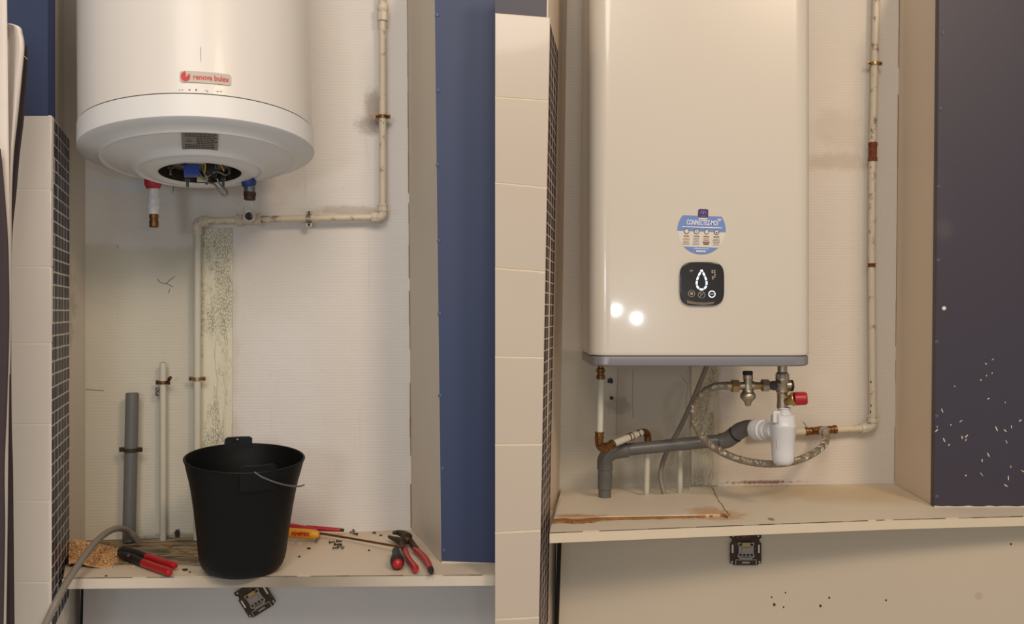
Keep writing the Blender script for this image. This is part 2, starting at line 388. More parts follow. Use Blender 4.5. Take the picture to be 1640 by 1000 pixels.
def batten_mat(name, c):
    g = G(name); base = g.mix(g.noise(8, 5), C(*c), C(*(min(255, int(v*1.06)) for v in c)))
    v = g.n('ShaderNodeTexVoronoi', feature='DISTANCE_TO_EDGE'); g.L.new(g.mapping((1, 1, 0.45)), v.inputs['Vector']); v.inputs['Scale'].default_value = 240
    pick = g.ramp(g.noise(1.0, 4, 0.6, g.mapping((22, 22, 5))), 0.47, 0.56)
    cr = g.math('MULTIPLY', g.math('SUBTRACT', 1.0, g.ramp(v.outputs['Distance'], 0.01, 0.10)), pick)
    base = g.mix(g.math('MULTIPLY', cr, 0.65), base, C(118, 104, 82))
    g.bump(g.math('SUBTRACT', g.noise(40, 5), cr), 0.5, 0.003); return g.done(base, 0.5)
m_battenL = batten_mat('cracked_cream_paint', (206, 202, 182)); m_battenR = batten_mat('cracked_beige_paint', (196, 186, 166))
m_glass = G('clear_plastic'); m_glass.b.inputs['Transmission Weight'].default_value = 1.0; m_glass.b.inputs['IOR'].default_value = 1.4
m_glass = m_glass.done((0.95, 0.95, 0.95, 1), 0.08)

# ================================================================== STRUCTURE, LEFT ALCOVE
def quad_slab(p, d): return MB().prism(p, d)
TOPY, BOTY = -60, 1070
def vslab(a, b, t, mat, name, y0=TOPY, y1=BOTY, label=None, a2=None, b2=None, parent=None):
    # upright slab between pixel columns a=(px,D), b=(px,D); a2/b2: columns at the bottom
    a2 = a2 or a; b2 = b2 or b
    pts = [P(a[0], y0, a[1]), P(b[0], y0, b[1]), P(b2[0], y1, b2[1]), P(a2[0], y1, a2[1])]
    return struct(name, MB().prism(pts, t), mat, label, parent=parent)
vslab((120, DL(120)), (668, DL(668)), (0, 0.03, 0), m_wallL, 'wall_back', y1=BOTY, label='ribbed white back wall of the left alcove, beige and bare lower left')
# left side wall of the alcove in two runs (behind the mosaic, then plain)
mb = MB()
for a, b, y0, yb in (((76.6, 1.8256), (103.5, 2.05), TOPY, BOTY), ((103.5, 2.05), (139, 2.225), TOPY, 900), ((103.5, 2.05), (128.5, 2.16), 899, BOTY)):
    mb.prism([P(a[0], y0, a[1]), P(b[0], y0, b[1]), P(b[0], yb, b[1]), P(a[0], yb, a[1])], (-0.03, 0.0, 0))
wl = struct('wall_left', mb, m_sideL, 'painted side wall of the left alcove, dark mosaic along its front edge')
# mosaic pieces on it
A = P(82.0, 185, 1.812); B0 = P(110.5, 185, 2.05); B = Vector((B0.x, B0.y, A.z)); du = (B-A); ncol = 6; W = du.length/ncol
pitch = 0.0250; uh = du.normalized(); nrm = Vector((uh.y, -uh.x, 0))
rotz = math.atan2(uh.y, uh.x)
gb = MB().prism([A+nrm*0.0006, B+nrm*0.0006, B+nrm*0.0006-Vector((0, 0, 1.05)), A+nrm*0.0006-Vector((0, 0, 1.05))], -nrm*0.006)
struct('mosaic_grout', gb, m_grout, parent=wl)
pm = MB().box((0, 0, 0), (W-0.0105, 0.005, pitch-0.0038)).mesh('mosaic_tile', mats=[m_mosaic], smooth=False)
for r in range(40):
    for c in range(ncol):
        o = bpy.data.objects.new('mosaic_tile', pm); col.objects.link(o); o.parent = wl
        p = A+uh*(W*(c+0.5))-Vector((0, 0, pitch*(r+0.5)+0.002))-nrm*(0.001+rnd.uniform(0, 0.0006))
        o.location = p; o.rotation_euler = (0, 0, rotz+rnd.uniform(-0.02, 0.02))
# tiled front wall left of the alcove: blue above, white tiles below
wf = vslab((-120, 1.825), (76.5, 1.825), (0, 0.03, 0), m_blueL, 'wall_front', y1=BOTY, label='dark blue wall left of the left alcove, big white tiles on its lower part')
ys = [185, 304, 428, 550, 680, 803, 933, 1062]
struct('grout_bed', MB().prism([P(-120, 186, 1.8106), P(81, 186, 1.8106), P(77, BOTY, 1.8106), P(-120, BOTY, 1.8106)], (0, 0.013, 0)), m_grout, parent=wf)
for i in range(7):
    xr0 = 82.5-4*(ys[i]-185)/815; xr1 = 82.5-4*(ys[i+1]-185)/815
    t = MB().prism([P(-80, ys[i]+1.0, 1.81), P(xr0, ys[i]+1.0, 1.81), P(xr1, ys[i+1]-1.0, 1.81), P(-80, ys[i+1]-1.0, 1.81)], (0, 0.009, 0))
    struct('tile', t, m_tileL, parent=wf, bev=0.0012)
# right side wall + blue board with screws
mb = MB().prism([P(652, TOPY, 2.321), P(696, TOPY, 2.019), P(707, 915, 2.019), P(659, 862, 2.321)], (0.02, 0.0, 0))
struct('wall_right', mb, m_sideL, 'narrow beige side wall between left alcove and blue board')
wb = struct('wall_front', MB().prism([P(695.5, TOPY, 2.015), Vector((-0.035, 2.015, H+0.8)), Vector((-0.035, 2.015, P(0, 902, 2.015).z)), P(707, 901, 2.015)], (0, 0.02, 0)), m_blueL, 'blue painted board right of the left alcove, row of screws down its edge')
def screw(parent, px, py, D, r=3.6, mat=None):
    o = P(px, py, D); rr = r*D/F
    s = MB().rev(o+Vector((0, 0.001, 0)), o-Vector((0, 0.0022, 0)), [(0, rr), (0.5, rr), (1.0, rr*0.65)], 14)
    x = struct('screw', s, mat, parent=parent)
    struct('screw_slot', MB().box(o-Vector((0, 0.0023, 0)), (rr*0.9, 0.0006, rr*0.25)), m_print, parent=x)
m_scrL = M('blue_painted_screw', (84, 98, 138), 0.4, 0.2, 0.1); m_scrR = M('grey_blue_painted_screw', (92, 92, 112), 0.4, 0.2, 0.1)
for px, py in ((700.5, 24), (702, 145), (701, 264), (703, 386), (704, 503), (705, 634), (709, 751), (711, 882)): screw(wb, px, py, 2.015, 3.4, m_scrL)
struct('paint_edge', MB().prism([P(707, 899.5, 2.013), Vector((-0.035, 2.013, P(0, 902.5, 2.013).z)), Vector((-0.035, 2.013, P(0, 905.5, 2.013).z)), P(707, 903.5, 2.013)], (0, 0.004, 0)), m_lip, parent=wb)
# panel wall below the shelf
vslab((133.5, 2.10), (798, 2.10), (0, 0.02, 0), m_lowL, 'wall_lower', y0=905, label='grey white panel below the left shelf', b=(795.0, 2.10)) if False else None
struct('wall_lower', MB().prism([P(134.5, 900, 2.10), Vector((-0.034, 2.10, P(0, 900, 2.10).z)), Vector((-0.034, 2.10, P(0, BOTY, 2.10).z)), P(131.5, BOTY, 2.10)], (0, 0.02, 0)), m_lowL, 'grey white panel below the left shelf')

# left shelf
sh = thing('shelf', (P(400, 0, 2.0).x, 2.05, H+ZL-0.024), 'long worn cream wooden shelf under the cylindrical heater, stained at its left end', 'shelf')
fl = [SL(101, 926), SL(455, 923), SL(793.6, 921)]
zt = Vector((0, 0, -0.0225))
top = [P(104, 0, 2.05), SL(122, 868), SL(137, 865.5), SL(659, 848.5), SL(707, 902), Vector((-0.0345, 2.013, H+ZL)), Vector((-0.0345, fl[2].y, H+ZL)), fl[1], fl[0]]
top[0] = Vector((P(104, 0, 2.05).x+0.004, 2.05, H+ZL)); top[1] = Vector((P(125, 0, 2.16).x+0.003, 2.16, H+ZL))
part('shelf_board', MB().prism(top, zt), m_shelfL, sh, smooth=False)
lip = MB(); e = Vector((0, -0.004, 0)); up = Vector((0, 0, -0.0012)); dn = Vector((0, 0, -0.0215))
for a, b in ((fl[0], fl[1]), (fl[1], fl[2])): lip.hexa([a+e+up, b+e+up, b+e+dn, a+e+dn], [a-e*0.1+up, b-e*0.1+up, b-e*0.1+dn, a-e*0.1+dn])
part('front_lip', lip, m_lip, sh)
# split-open damp strip lying on the shelf's left end
g0 = MB()
for i in range(16):
    x0 = 140+i*12.2; 
    if rnd.random() < 0.25: continue
    y = 868+rnd.uniform(0, 34); g0.prism([SL(x0, y, .002), SL(x0+rnd.uniform(8, 22), y+rnd.uniform(-1, 2), .003), SL(x0+rnd.uniform(6, 18), y+rnd.uniform(2, 4), .002)], (0, 0, -0.002))
part('wood_splinters', g0, m_rusty_edge, sh, kind='stuff', label='dark damp split wood')

# ================================================================== STRUCTURE, RIGHT ALCOVE
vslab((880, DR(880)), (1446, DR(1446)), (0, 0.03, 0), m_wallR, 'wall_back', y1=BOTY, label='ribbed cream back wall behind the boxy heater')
def xm(px0, px1, y): return px0+(px1-px0)*(y-0)/1000.0
front = lambda y: xm(881.5, 863, y); mback = lambda y: xm(895.5, 877.5, y); bcor = lambda y: xm(908.5, 893.5, y)
mb = MB()
for fa, Da, fb, Db, y0, y1 in ((lambda y: front(y)-3.5, 1.8936, lambda y: mback(y)-3.5, 2.10, TOPY, BOTY), (lambda y: mback(y)-3.5, 2.10, bcor, 2.39, TOPY, 820), (lambda y: mback(y)-3.5, 2.10, lambda y: bcor(y)-4, 2.20, 819, BOTY)):
    mb.prism([P(fa(y0), y0, Da), P(fb(y0), y0, Db), P(fb(y1), y1, Db), P(fa(y1), y1, Da)], (-0.02, 0, 0))
wl2 = struct('wall_left', mb, m_sideR, 'cream side wall of the right alcove with a narrow mosaic strip on its front edge')
mg = MB(); mt = MB(); nrow = 54; nc = 4
yt = 37.0; za = (500-yt)*1.882/F
def mp(u, z):   # u 0..1 across, z height rel. to eye
    Da = 1.882+(2.10-1.882)*u; y = 500-z*F/Da
    return P(front(y)+(mback(y)-front(y))*u, y, Da)
for r in range(nrow):
    z0 = za-r*0.0236; z1 = z0-0.0212
    for c in range(nc):
        u0 = (c+0.07)/nc; u1 = (c+0.93)/nc; off = Vector((0.0006, -0.0001, 0))
        q = [mp(u0, z0), mp(u1, z0), mp(u1, z1), mp(u0, z1)]
        mt.hexa([p+off for p in q], [p-off for p in q])
q = [mp(0, za+0.002), mp(1, za+0.002), mp(1, za-nrow*0.0236), mp(0, za-nrow*0.0236)]
mg.prism(q, (-0.006, 0, 0))
struct('mosaic_grout', mg, m_groutR, parent=wl2)
o = struct('mosaic_strip', mt, m_mosaicR, 'dark mosaic pieces seen at a steep angle', parent=wl2); o['kind'] = 'stuff'
XS = (793-820)*1.88/F
def seamP(y, D, k=0): return Vector((XS, D, H+(500-y)*D/F))
mb = MB().prism([seamP(TOPY, 1.893), P(877, TOPY, 1.893), P(front(BOTY)-3, BOTY, 1.893), seamP(BOTY, 1.893)], (0, 0.02, 0))
wf2 = struct('wall_front', mb, m_blueR, 'tiled wall strip between the alcoves, dark blue paint above its top edge')
jl = [20, 156, 293, 430, 572, 713, 854, 993, 1130]; jr = [27, 162, 301, 436, 573, 712, 850, 989, 1126]
mb = MB().prism([seamP(21, 1.8806), P(front(28)-0.6, 28, 1.8806), P(front(BOTY)-0.6, BOTY, 1.8806), seamP(BOTY, 1.8806)], (0, 0.012, 0))
struct('grout_bed', mb, m_groutR, parent=wf2)
for i in range(8):
    t = MB().prism([seamP(jl[i]+0.9, 1.88), P(front(jr[i]), jr[i]+0.9, 1.88), P(front(jr[i+1]), jr[i+1]-0.9, 1.88), seamP(jl[i+1]-0.9, 1.88)], (0, 0.009, 0))
    struct('tile', t, m_tileR, parent=wf2, bev=0.0012)
mb = MB().prism([P(1441.5, TOPY, 2.455), P(1505.5, TOPY, 2.165), P(1497, 830, 2.165), P(1432, 792, 2.455)], (0.02, 0, 0))
struct('wall_right', mb, m_sideR, 'beige side wall between right alcove and dark blue board')
wb2 = struct('wall_front', MB().prism([P(1505, TOPY, 2.16), P(1720, TOPY, 2.16), P(1720, 812.5, 2.16), P(1496.5, 812, 2.16)], (0, 0.02, 0)), m_blueR, 'dark blue painted board at the right end with paint specks and screws')
for px, py in ((1510, 53), (1506, 174), (1503.5, 299), (1503, 417), (1500.5, 548), (1500.5, 667), (1500.5, 796)): screw(wb2, px, py, 2.16, 3.2, m_scrR)
sk = MB(); r7 = random.Random(2)
for x, y in ((1590,576),(1579,583),(1589,598),(1580,602),(1571,609),(1583,639),(1610,645),(1529,619),(1509,658),(1501,684),(1523,681),(1539,675),(1548,699),(1500,690),(1596,687),(1610,690),(1620,684),(1634,674),(1512,705),(1541,701),(1547,705),(1612,708),(1520,713),(1583,729),(1573,738),(1619,748),(1615,766),(1611,778),(1547,762),(1638,755),(1572,760)):
    a = r7.uniform(.4, 2.6); L_ = r7.uniform(1.0, 4.2) if y > 640 else r7.uniform(.9, 2.2); w_ = r7.uniform(.5, 1.1); cs, sn = math.cos(a), math.sin(a)
    sk.prism([P(x+L_*cs*math.cos(t)-w_*sn*math.sin(t), y+L_*sn*math.cos(t)+w_*cs*math.sin(t), 2.1594) for t in [i*math.pi/4 for i in range(8)]], (0, .001, 0))
o = struct('paint_specks', sk, m_lip, parent=wb2); o['kind'] = 'stuff'
edge = [P(1497+i*11, 811.5+rnd.uniform(-1.2, 0.3), 2.158) for i in range(21)]
struct('paint_edge', MB().prism(edge+[P(1720, 816, 2.158), P(1497, 816, 2.158)], (0, 0.004, 0)), m_lip, parent=wb2)
struct('wall_lower', MB().prism([P(901, 828, 2.13), P(1720, 828, 2.13), P(1720, BOTY, 2.13), P(893, BOTY, 2.13)], (0, 0.02, 0)), m_lowR, 'beige panel below the right shelf with small drill holes')

sh2 = thing('shelf', (P(1200, 0, 2.0).x, 2.1, H+ZR-0.024), 'cream painted shelf under the boxy heater, rust stained at the back', 'shelf')
fr = [SR(880, 853.5), SR(1240, 839.5), SR(1430, 832.5), SR(1720, 825)]
top = [Vector((P(889, 0, 2.10).x, 2.10, H+ZR)), Vector((P(899, 0, 2.37).x, 2.37, H+ZR)), SR(901, 783), SR(1432, 775.3), SR(1497, 812.3), SR(1720, 812.5)]+fr[::-1]
part('shelf_board', MB().prism(top, (0, 0, -0.022)), m_shelfR, sh2, smooth=False)
lip = MB(); dn = Vector((0, 0, -0.0205))
for a, b in zip(fr[:-1], fr[1:]): lip.hexa([a+e+up, b+e+up, b+e+dn, a+e+dn], [a-e*0.1+up, b-e*0.1+up, b-e*0.1+dn, a-e*0.1+dn])
part('front_lip', lip, m_lipR, sh2)
# raised hatch board
HT = 0.006
hp = [(887, 829), (899, 797), (930, 795.5), (985, 794.5), (1060, 792), (1088, 791), (1098, 788.5), (1103, 785), (1104, 780), (1128, 779), (1137, 781), (1146, 803), (1154, 824)]
part('hatch_board', MB().prism([SR(x, y, HT) for x, y in hp], (0, 0, -HT)), m_shelfR, sh2, 'lifted cream board patched into the shelf', bev=0.0012, smooth=False)
fl2 = MB(); pts = spline([(885, 831), (905, 830.5), (925, 832), (960, 829), (1010, 827.5), (1080, 826), (1120, 824.5), (1155, 823), (1166, 826)], 6)
rr = random.Random(5)
fl2.prism([SR(x, y+rr.uniform(-.4, .4), .004) for x, y in pts]+[SR(x, y+(4.5 if x < 960 else 2.2)+rr.uniform(-.7, .7), .004) for x, y in pts[::-1]], (0, 0, -.003))
part('rusty_board_edge', fl2, m_rusty_edge, sh2, 'rusty split edge')
cr = MB(); 
for pp, r in (([(884, 840), (960, 835), (1040, 831), (1168, 827)], .0006), ([(1140, 781), (1150, 800), (1160, 815), (1169, 827)], .0010), ([(1134, 783), (1143, 800), (1147, 812), (1152, 824)], .0016)):
    q = [(x+rr.uniform(-1, 1), y) for x, y in spline(pp, 8)]; cr.tube([SR(x, y, .0003) for x, y in q], r, 5)
part('crack', cr, m_rusty_edge, sh2)
jr_ = random.Random(6); jn = MB()
for a, b in zip(fr[:-1], fr[1:]):
    n_ = 14
    for i in range(n_):
        if jr_.random() < .12: continue
        p, q = a.lerp(b, i/n_), a.lerp(b, (i+1)/n_); o_ = Vector((0, -.0005, -.0003)); jn.tube([p+o_, q+o_], jr_.uniform(.0003, .0009), 5)
part('lip_joint', jn, m_darkmetal, sh2, 'dark open joint along the lip', kind='stuff')
jn = MB()
for a, b in zip(fl[:-1], fl[1:]):
    for i in range(16):
        if jr_.random() < .25: continue
        p, q = a.lerp(b, i/16), a.lerp(b, (i+1)/16); o_ = Vector((0, -.0005, -.0003)); jn.tube([p+o_, q+o_], jr_.uniform(.0003, .0007), 5)
part('lip_joint', jn, m_darkmetal, sh, 'dark open joint along the lip', kind='stuff')

# paint cracks, drips and specks on the back walls
WB = [o for o in bpy.data.objects if o.name.startswith('wall_back')]; WB.sort(key=lambda o: o.name)
def crack(parent, pts, Df, r=.0007, mat=None, name='paint_crack'):
    struct(name, MB().tube([P(x, y, Df(x)-.0004) for x, y in spline(pts, 4)], r, 5), mat or m_line, parent=parent)
for q in ([(252, 447), (256, 452), (262, 454), (268, 455), (277, 460)], [(272, 463), (270, 470)], [(266, 455), (272, 449), (280, 443)], [(138, 624), (150, 625), (166, 626)], [(187, 392), (189, 398)], [(278, 297), (277, 306), (276, 309)], [(322, 392), (335, 388), (346, 384)]): crack(WB[0], q, DL)
m_hair = M('faint_seam', (150, 140, 124), .8)
for q in ([(990, 588), (990, 600), (988, 640), (988, 700)], [(1014, 592), (1013, 640), (1014, 672)], [(1090, 600), (1096, 610), (1102, 618), (1099, 640), (1100, 660), (1108, 690)], [(1128, 678), (1120, 700), (1130, 712)]): crack(WB[1], q, DR, .0005, m_hair)
m_corner = M('dirty_corner_line', (150, 118, 84), .8, 0, .4, 80)
rc_ = random.Random(21)
for wb_, Df, x0, x1, ya, yb in ((WB[0], DL, 652.5, 658.5, -40, 846), (WB[1], DR, 1441, 1432.5, -40, 772)):
    cm = MB(); y = ya
    while y < yb:
        h = rc_.uniform(10, 60); y2 = min(y+h, yb); f0 = (y-ya)/(yb-ya); f1 = (y2-ya)/(yb-ya)
        if rc_.random() < .8: cm.tube([P(x0+(x1-x0)*f0-.3, y, Df(x0)-.0012), P(x0+(x1-x0)*f1-.3, y2, Df(x0)-.0012)], rc_.uniform(.0005, .0013), 5)
        y = y2
    o = struct('corner_crack', cm, m_corner, parent=wb_); o['kind'] = 'stuff'
m_bead = M('glossy_paint_bead', (226, 224, 218), .15, 0, .02)
dm = MB(); r6 = random.Random(12)
for i in range(120):
    x = r6.choice([388, 393, 396, 406, 412, 424, 434])+r6.uniform(-2.5, 2.5); y = r6.uniform(365, 720)
    dm.ball(P(x, y, DL(x)), .0012, .8, .7, r6.uniform(1, 3.5), 6)
o = struct('paint_drips', dm, m_bead, parent=WB[0]); o['kind'] = 'stuff'

struct('gap_shade_1', MB().prism([P(130, 905, 2.125), P(136, 905, 2.125), P(135, BOTY, 2.125), P(127, BOTY, 2.125)], (0, 0.05, 0)), m_blackrub, 'dark strip added for the shaded gap beside the panel below the left shelf')  # added dark strip standing in for the shadow in the gap
struct('gap_shade_2', MB().prism([P(895, 835, 2.155), P(903, 835, 2.155), P(900, BOTY, 2.155), P(889, BOTY, 2.155)], (0, 0.05, 0)), m_blackrub, 'dark strip added for the shaded gap beside the panel below the right shelf')  # gap shadow beside the right panel, likewise an added dark strip

# ================================================================== cracked battens on the back walls
def batten(x0, x1, y0, y1, Df, mat, label, seed):
    b = thing('batten', P((x0+x1)/2, y1, Df((x0+x1)/2)), label, 'batten')
    part('board', MB().prism([P(x0, y0, Df(x0)-0.004), P(x1, y0, Df(x1)-0.004), P(x1, y1, Df(x1)-0.004), P(x0, y1, Df(x0)-0.004)], (0, 0.004, 0)), mat, b, bev=0.001)
    r = random.Random(seed); fl = MB()
    for i in range(int((y1-y0)/2.6)):
        y = y0+r.uniform(0.08, 1)*(y1-y0); cx = x0+(x1-x0)*(0.55+0.22*math.sin(y*0.03+seed)+r.uniform(-.2, .2)); D = Df(cx)-0.0045
        w = r.uniform(1, 3.2); h = r.uniform(2.5, 9)
        if y > y0+(y1-y0)*.45: h *= 2.4
        fl.prism([P(cx-w, y, D-r.uniform(0, .0022)), P(cx+r.uniform(0, .5)*w, y-h/2, D), P(cx+w, y+r.uniform(-2, 2), D-r.uniform(0, .0022)), P(cx, y+h/2, D-.0008)], (0, 0.0006, 0))
    for i in range(7):
        ya = y0+(y1-y0)*r.uniform(.3, .75); cx = x0+(x1-x0)*r.uniform(.45, .85); q = spline([(cx+r.uniform(-4, 4), ya+j*(y1-y0)*.08) for j in range(5)], 4)
        fl.tube([P(x, y, Df(x)-.0048) for x, y in q], [.0007+.0012*abs(math.sin(j*.7+i)) for j in range(len(q))], 5)
    part('paint_flakes', fl, mat, b, kind='stuff')
    return b
batten(321, 372, 366, 740, DL, m_battenL, 'cream batten with cracked peeling paint on the wall above the bucket', 3)
batten(1107, 1150, 560, 778, DR, m_battenR, 'beige cracked batten behind the braided hose loop', 9)

# ================================================================== LEFT WATER HEATER
Xc, Yc, R_ = -0.650, 1.95, 0.2325
hz = H+0.30
heat = thing('water_heater', (Xc, Yc, hz), 'white cylindrical water heater with a dished bottom and open service hole', 'water heater')
az = math.atan2(Xc, Yc)           # yaw towards the eye
LEAN = math.radians(7.5); ROLL = math.radians(-1.2)
T = Matrix.Translation((Xc, Yc, H+0.340)) @ Matrix.Rotation(-az, 4, 'Z') @ Matrix.Rotation(ROLL, 4, 'Y') @ Matrix.Rotation(-LEAN, 4, 'X') @ Matrix.Translation((0, 0, -0.36))
def hl(r, a, z): return Vector((r*math.sin(a), -r*math.cos(a), z))      # a=0 faces the eye
def hrev(prof, n=96, caps=False):
    m = MB(); vs = [hl(max(r, 1e-5), 2*math.pi*k/n, z) for r, z in prof for k in range(n)]
    fs = [(i*n+k, i*n+(k+1) % n, (i+1)*n+(k+1) % n, (i+1)*n+k) for i in range(len(prof)-1) for k in range(n)]
    if caps: fs += [tuple(range(n)), tuple((len(prof)-1)*n+k for k in range(n))]
    return m.add(vs, fs)
zr = 0.350
part('tank_shell', hrev([(R_-0.001, zr+0.046), (R_-0.001, 0.95), (0.18, 0.99), (0, 1.0)]).xf(T), m_white_enamel, heat)
part('seam', hrev([(R_-0.0022, zr+0.0435), (R_-0.0022, zr+0.0470)]).xf(T), m_line, heat)
lid = [(R_+0.0005, zr+0.0435), (R_+0.001, zr+0.02), (R_+0.001, zr+0.0014), (R_-0.0004, zr), (R_-0.02, zr-0.005), (0.197, zr-0.012), (0.193, zr-0.0165), (0.190, zr-0.0165), (0.187, zr-0.015),
       (0.15, zr-0.026), (0.136, zr-0.031), (0.131, zr-0.038), (0.124, zr-0.041), (0.1185, zr-0.037), (0.1165, zr-0.037), (0.104, zr-0.044), (0.09, zr-0.046), (0.084, zr-0.044), (0.082, zr-0.041)]
part('bottom_cover', hrev(lid).xf(T), m_white_lid, heat)
part('recess', hrev([(0.082, zr-0.041), (0.0822, zr+0.004), (0.09, zr+0.006), (0.09, zr+0.03), (0.0, zr+0.03)]).xf(T), m_darkmetal, heat)
# badge
def on_cyl(mb, a0, zc, off):      # xy mesh wrapped round the shell
    mb.v = [hl(R_+off+p.z, a0+p.x/R_, zc+p.y) for p in mb.v]; return mb.xf(T)
def rrect(w, h, r, n=6):
    pts = []
    for cx, cy, a in ((w/2-r, h/2-r, 0), (-w/2+r, h/2-r, 90), (-w/2+r, -h/2+r, 180), (w/2-r, -h/2+r, 270)):
        pts += [(cx+r*math.cos(math.radians(a+90*k/n)), cy+r*math.sin(math.radians(a+90*k/n))) for k in range(n+1)]
    return pts
def sheet(w, h, t, nx=24):
    m = MB(); vs = []
    for i in range(nx+1):
        x = -w/2+w*i/nx; cut = max(0, abs(x)-(w/2-0.003)); hh = h/2-(0.003-math.sqrt(max(0, 0.003**2-cut**2)))
        vs += [(x, -hh, 0), (x, hh, 0), (x, hh, t), (x, -hh, t)]
    fs = [(4*i+a, 4*i+(a+1) % 4, 4*i+4+(a+1) % 4, 4*i+4+a) for i in range(nx) for a in range(4)]+[(0, 1, 2, 3), tuple(4*nx+k for k in (3, 2, 1, 0))]
    return m.add(vs, fs)
bz = zr+0.0765; ba = 0.055
badge = part('badge', on_cyl(sheet(0.0915, 0.0215, 0.001), ba, bz, 0.0), m_badge, heat, 'silver badge with red lettering')
part('badge_lettering', on_cyl(text_fit('renova bulex', 0.064, 0.0105, 0.0002), ba+0.042, bz, 0.0012), m_redprint, badge)
lg = MB(); n = 28; pts = []
for k in range(n):
    a = math.radians(118+ k*(360-80)/(n-1)); pts.append((-0.0358+0.0082*math.cos(a), 0.0+0.0092*math.sin(a)))
pts = pts[:]+[(-0.0345, -0.001)]
lg.prism([(x, y, 0) for x, y in pts], (0, 0, 0.0006))
lg.prism([(-0.0405, 0.0065, 0), (-0.037, 0.0105, 0), (-0.0345, 0.004, 0), (-0.036, 0.001, 0)], (0, 0, 0.0006))
part('badge_emblem', on_cyl(lg, ba, bz, 0.0012), m_redprint, badge)
smg = MB()
for i in range(9): smg.box((rnd.uniform(-.05, .03), rnd.uniform(-.0015, .003), 0), (rnd.uniform(.001, .004), rnd.uniform(.0006, .003), .0002))
part('smudges', on_cyl(smg, 0.05, zr+.050, 0), m_line, heat, 'dark smudges over the seam', kind='stuff')
part('scratch', on_cyl(MB().box((0.0, 0.0, 0), (0.0006, 0.028, .0002)), 0.02, bz+0.045, 0), m_line, heat, 'thin scratch')
# rating plate on the sloping bottom (between r .196 and .15)
def on_lid(mb, rc, zc, slope, off):      # x -> across, y -> outward along the cover
    mb.v = [T@Vector((p.x, -(rc+p.y*math.cos(slope))+0.0, zc+p.y*math.sin(slope)-off-p.z)) for p in mb.v]; return mb
pl = part('rating_plate', on_lid(sheet(0.066, 0.060, 0.0012), 0.160, zr-0.0215, math.radians(15), 0.002), m_plate, heat, 'small silver rating plate with fine print')
rows = MB(); r2 = random.Random(4)
for i in range(9):
    y = 0.0255-i*0.0062; x = -0.027
    if i in (2, 3, 4, 5): x = -0.006
    while x < 0.026:
        w = r2.uniform(0.002, 0.007); rows.box((x+w/2, y, 0.0), (w, 0.0024, 0.0004)); x += w+0.0012
for sx in (-0.02,): rows.box((sx, 0.008, 0), (0.008, 0.0005, 0.0004)).box((sx, 0.001, 0), (0.012, 0.0012, 0.0004))
part('rating_print', on_lid(rows, 0.160, zr-0.0215, math.radians(15), 0.0035), m_print, pl, kind='stuff')
# innards
def hp_(x, y, z): return T@Vector((x, y, z))
def hbox(c, s): return MB().box(c, s).xf(T)
zi = zr-0.042
part('flange_ring', MB().rev((0, 0, zi+0.022), (0, 0, zi+0.030), [(0, 0.070), (1, 0.070)], 48).xf(T), m_steel, heat)
part('thermostat', hbox((-0.017, -0.035, zi+0.000), (0.030, 0.020, 0.034)), m_bluep, heat, 'blue plastic thermostat block', bev=0.002)
part('terminal_block', hbox((-0.008, -0.052, zi+0.016), (0.034, 0.016, 0.018)), m_cream, heat, 'cream terminal block', bev=0.001)
part('connector', hbox((0.004, 0.030, zi-0.005), (0.022, 0.010, 0.010)), m_cream, heat, 'cream connector', bev=0.001)
part('relay', hbox((0.022, -0.022, zi+0.012), (0.024, 0.03, 0.034)), m_blackrub, heat, bev=0.002)
for (x, y, z, l) in ((-0.058, 0.0, zi+0.01, 0.03), (-0.026, 0.034, zi-0.006, 0.030), (0.046, 0.03, zi-0.004, 0.032), (0.057, -0.012, zi+0.012, 0.03), (0.030, -0.045, zi+0.012, 0.028), (-0.034, -0.045, zi+0.012, 0.026), (0.012, 0.045, zi, 0.024)):
    s = part('stud', MB().rev((x, y, z-l/2), (x, y, z+l/2+0.01), [(0, 0.0030), (1, 0.0030)], 10).xf(T), m_steel, heat)
    part('nut', MB().rev((x, y, z-0.001), (x, y, z+0.005), [(0, 0.0062), (1, 0.0062)], 6).xf(T), m_steel, s)
for pts, r, m in (([(0.0, -0.03, zi+.01), (0.012, -0.02, zi-.012), (0.03, -0.03, zi-0.004), (0.05, -0.02, zi-0.008), (0.062, 0.0, zi+.01)], .0018, m_steel),
                  ([(-0.002, 0.0, zi), (0.012, 0.005, zi-.016), (0.028, 0.0, zi-0.024), (0.040, 0.0, zi-0.042), (0.050, -0.002, zi-0.048), (0.052, 0.0, zi-0.038), (0.036, 0.004, zi-0.018), (0.03, 0.0, zi+.005)], .0022, m_steel),
                  ([(0.03, -0.05, zi+.02), (0.04, -0.045, zi+.006), (0.046, -0.03, zi-0.002), (0.042, -0.01, zi+.01)], .0012, m_yellow),
                  ([(0.006, -0.05, zi+.02), (0.010, -0.05, zi+.002), (0.008, -0.035, zi-0.008), (0.014, -0.02, zi+.006)], .0012, m_yellow),
                  ([(0.01, -0.03, zi+.02), (0.02, -0.03, zi-.006), (0.03, -0.015, zi-0.014), (0.036, 0.0, zi-.002)], .002, m_blackrub)):
    part('wire', MB().tube([hp_(*q) for q in spline(pts, 8)], r, 8), m, heat)
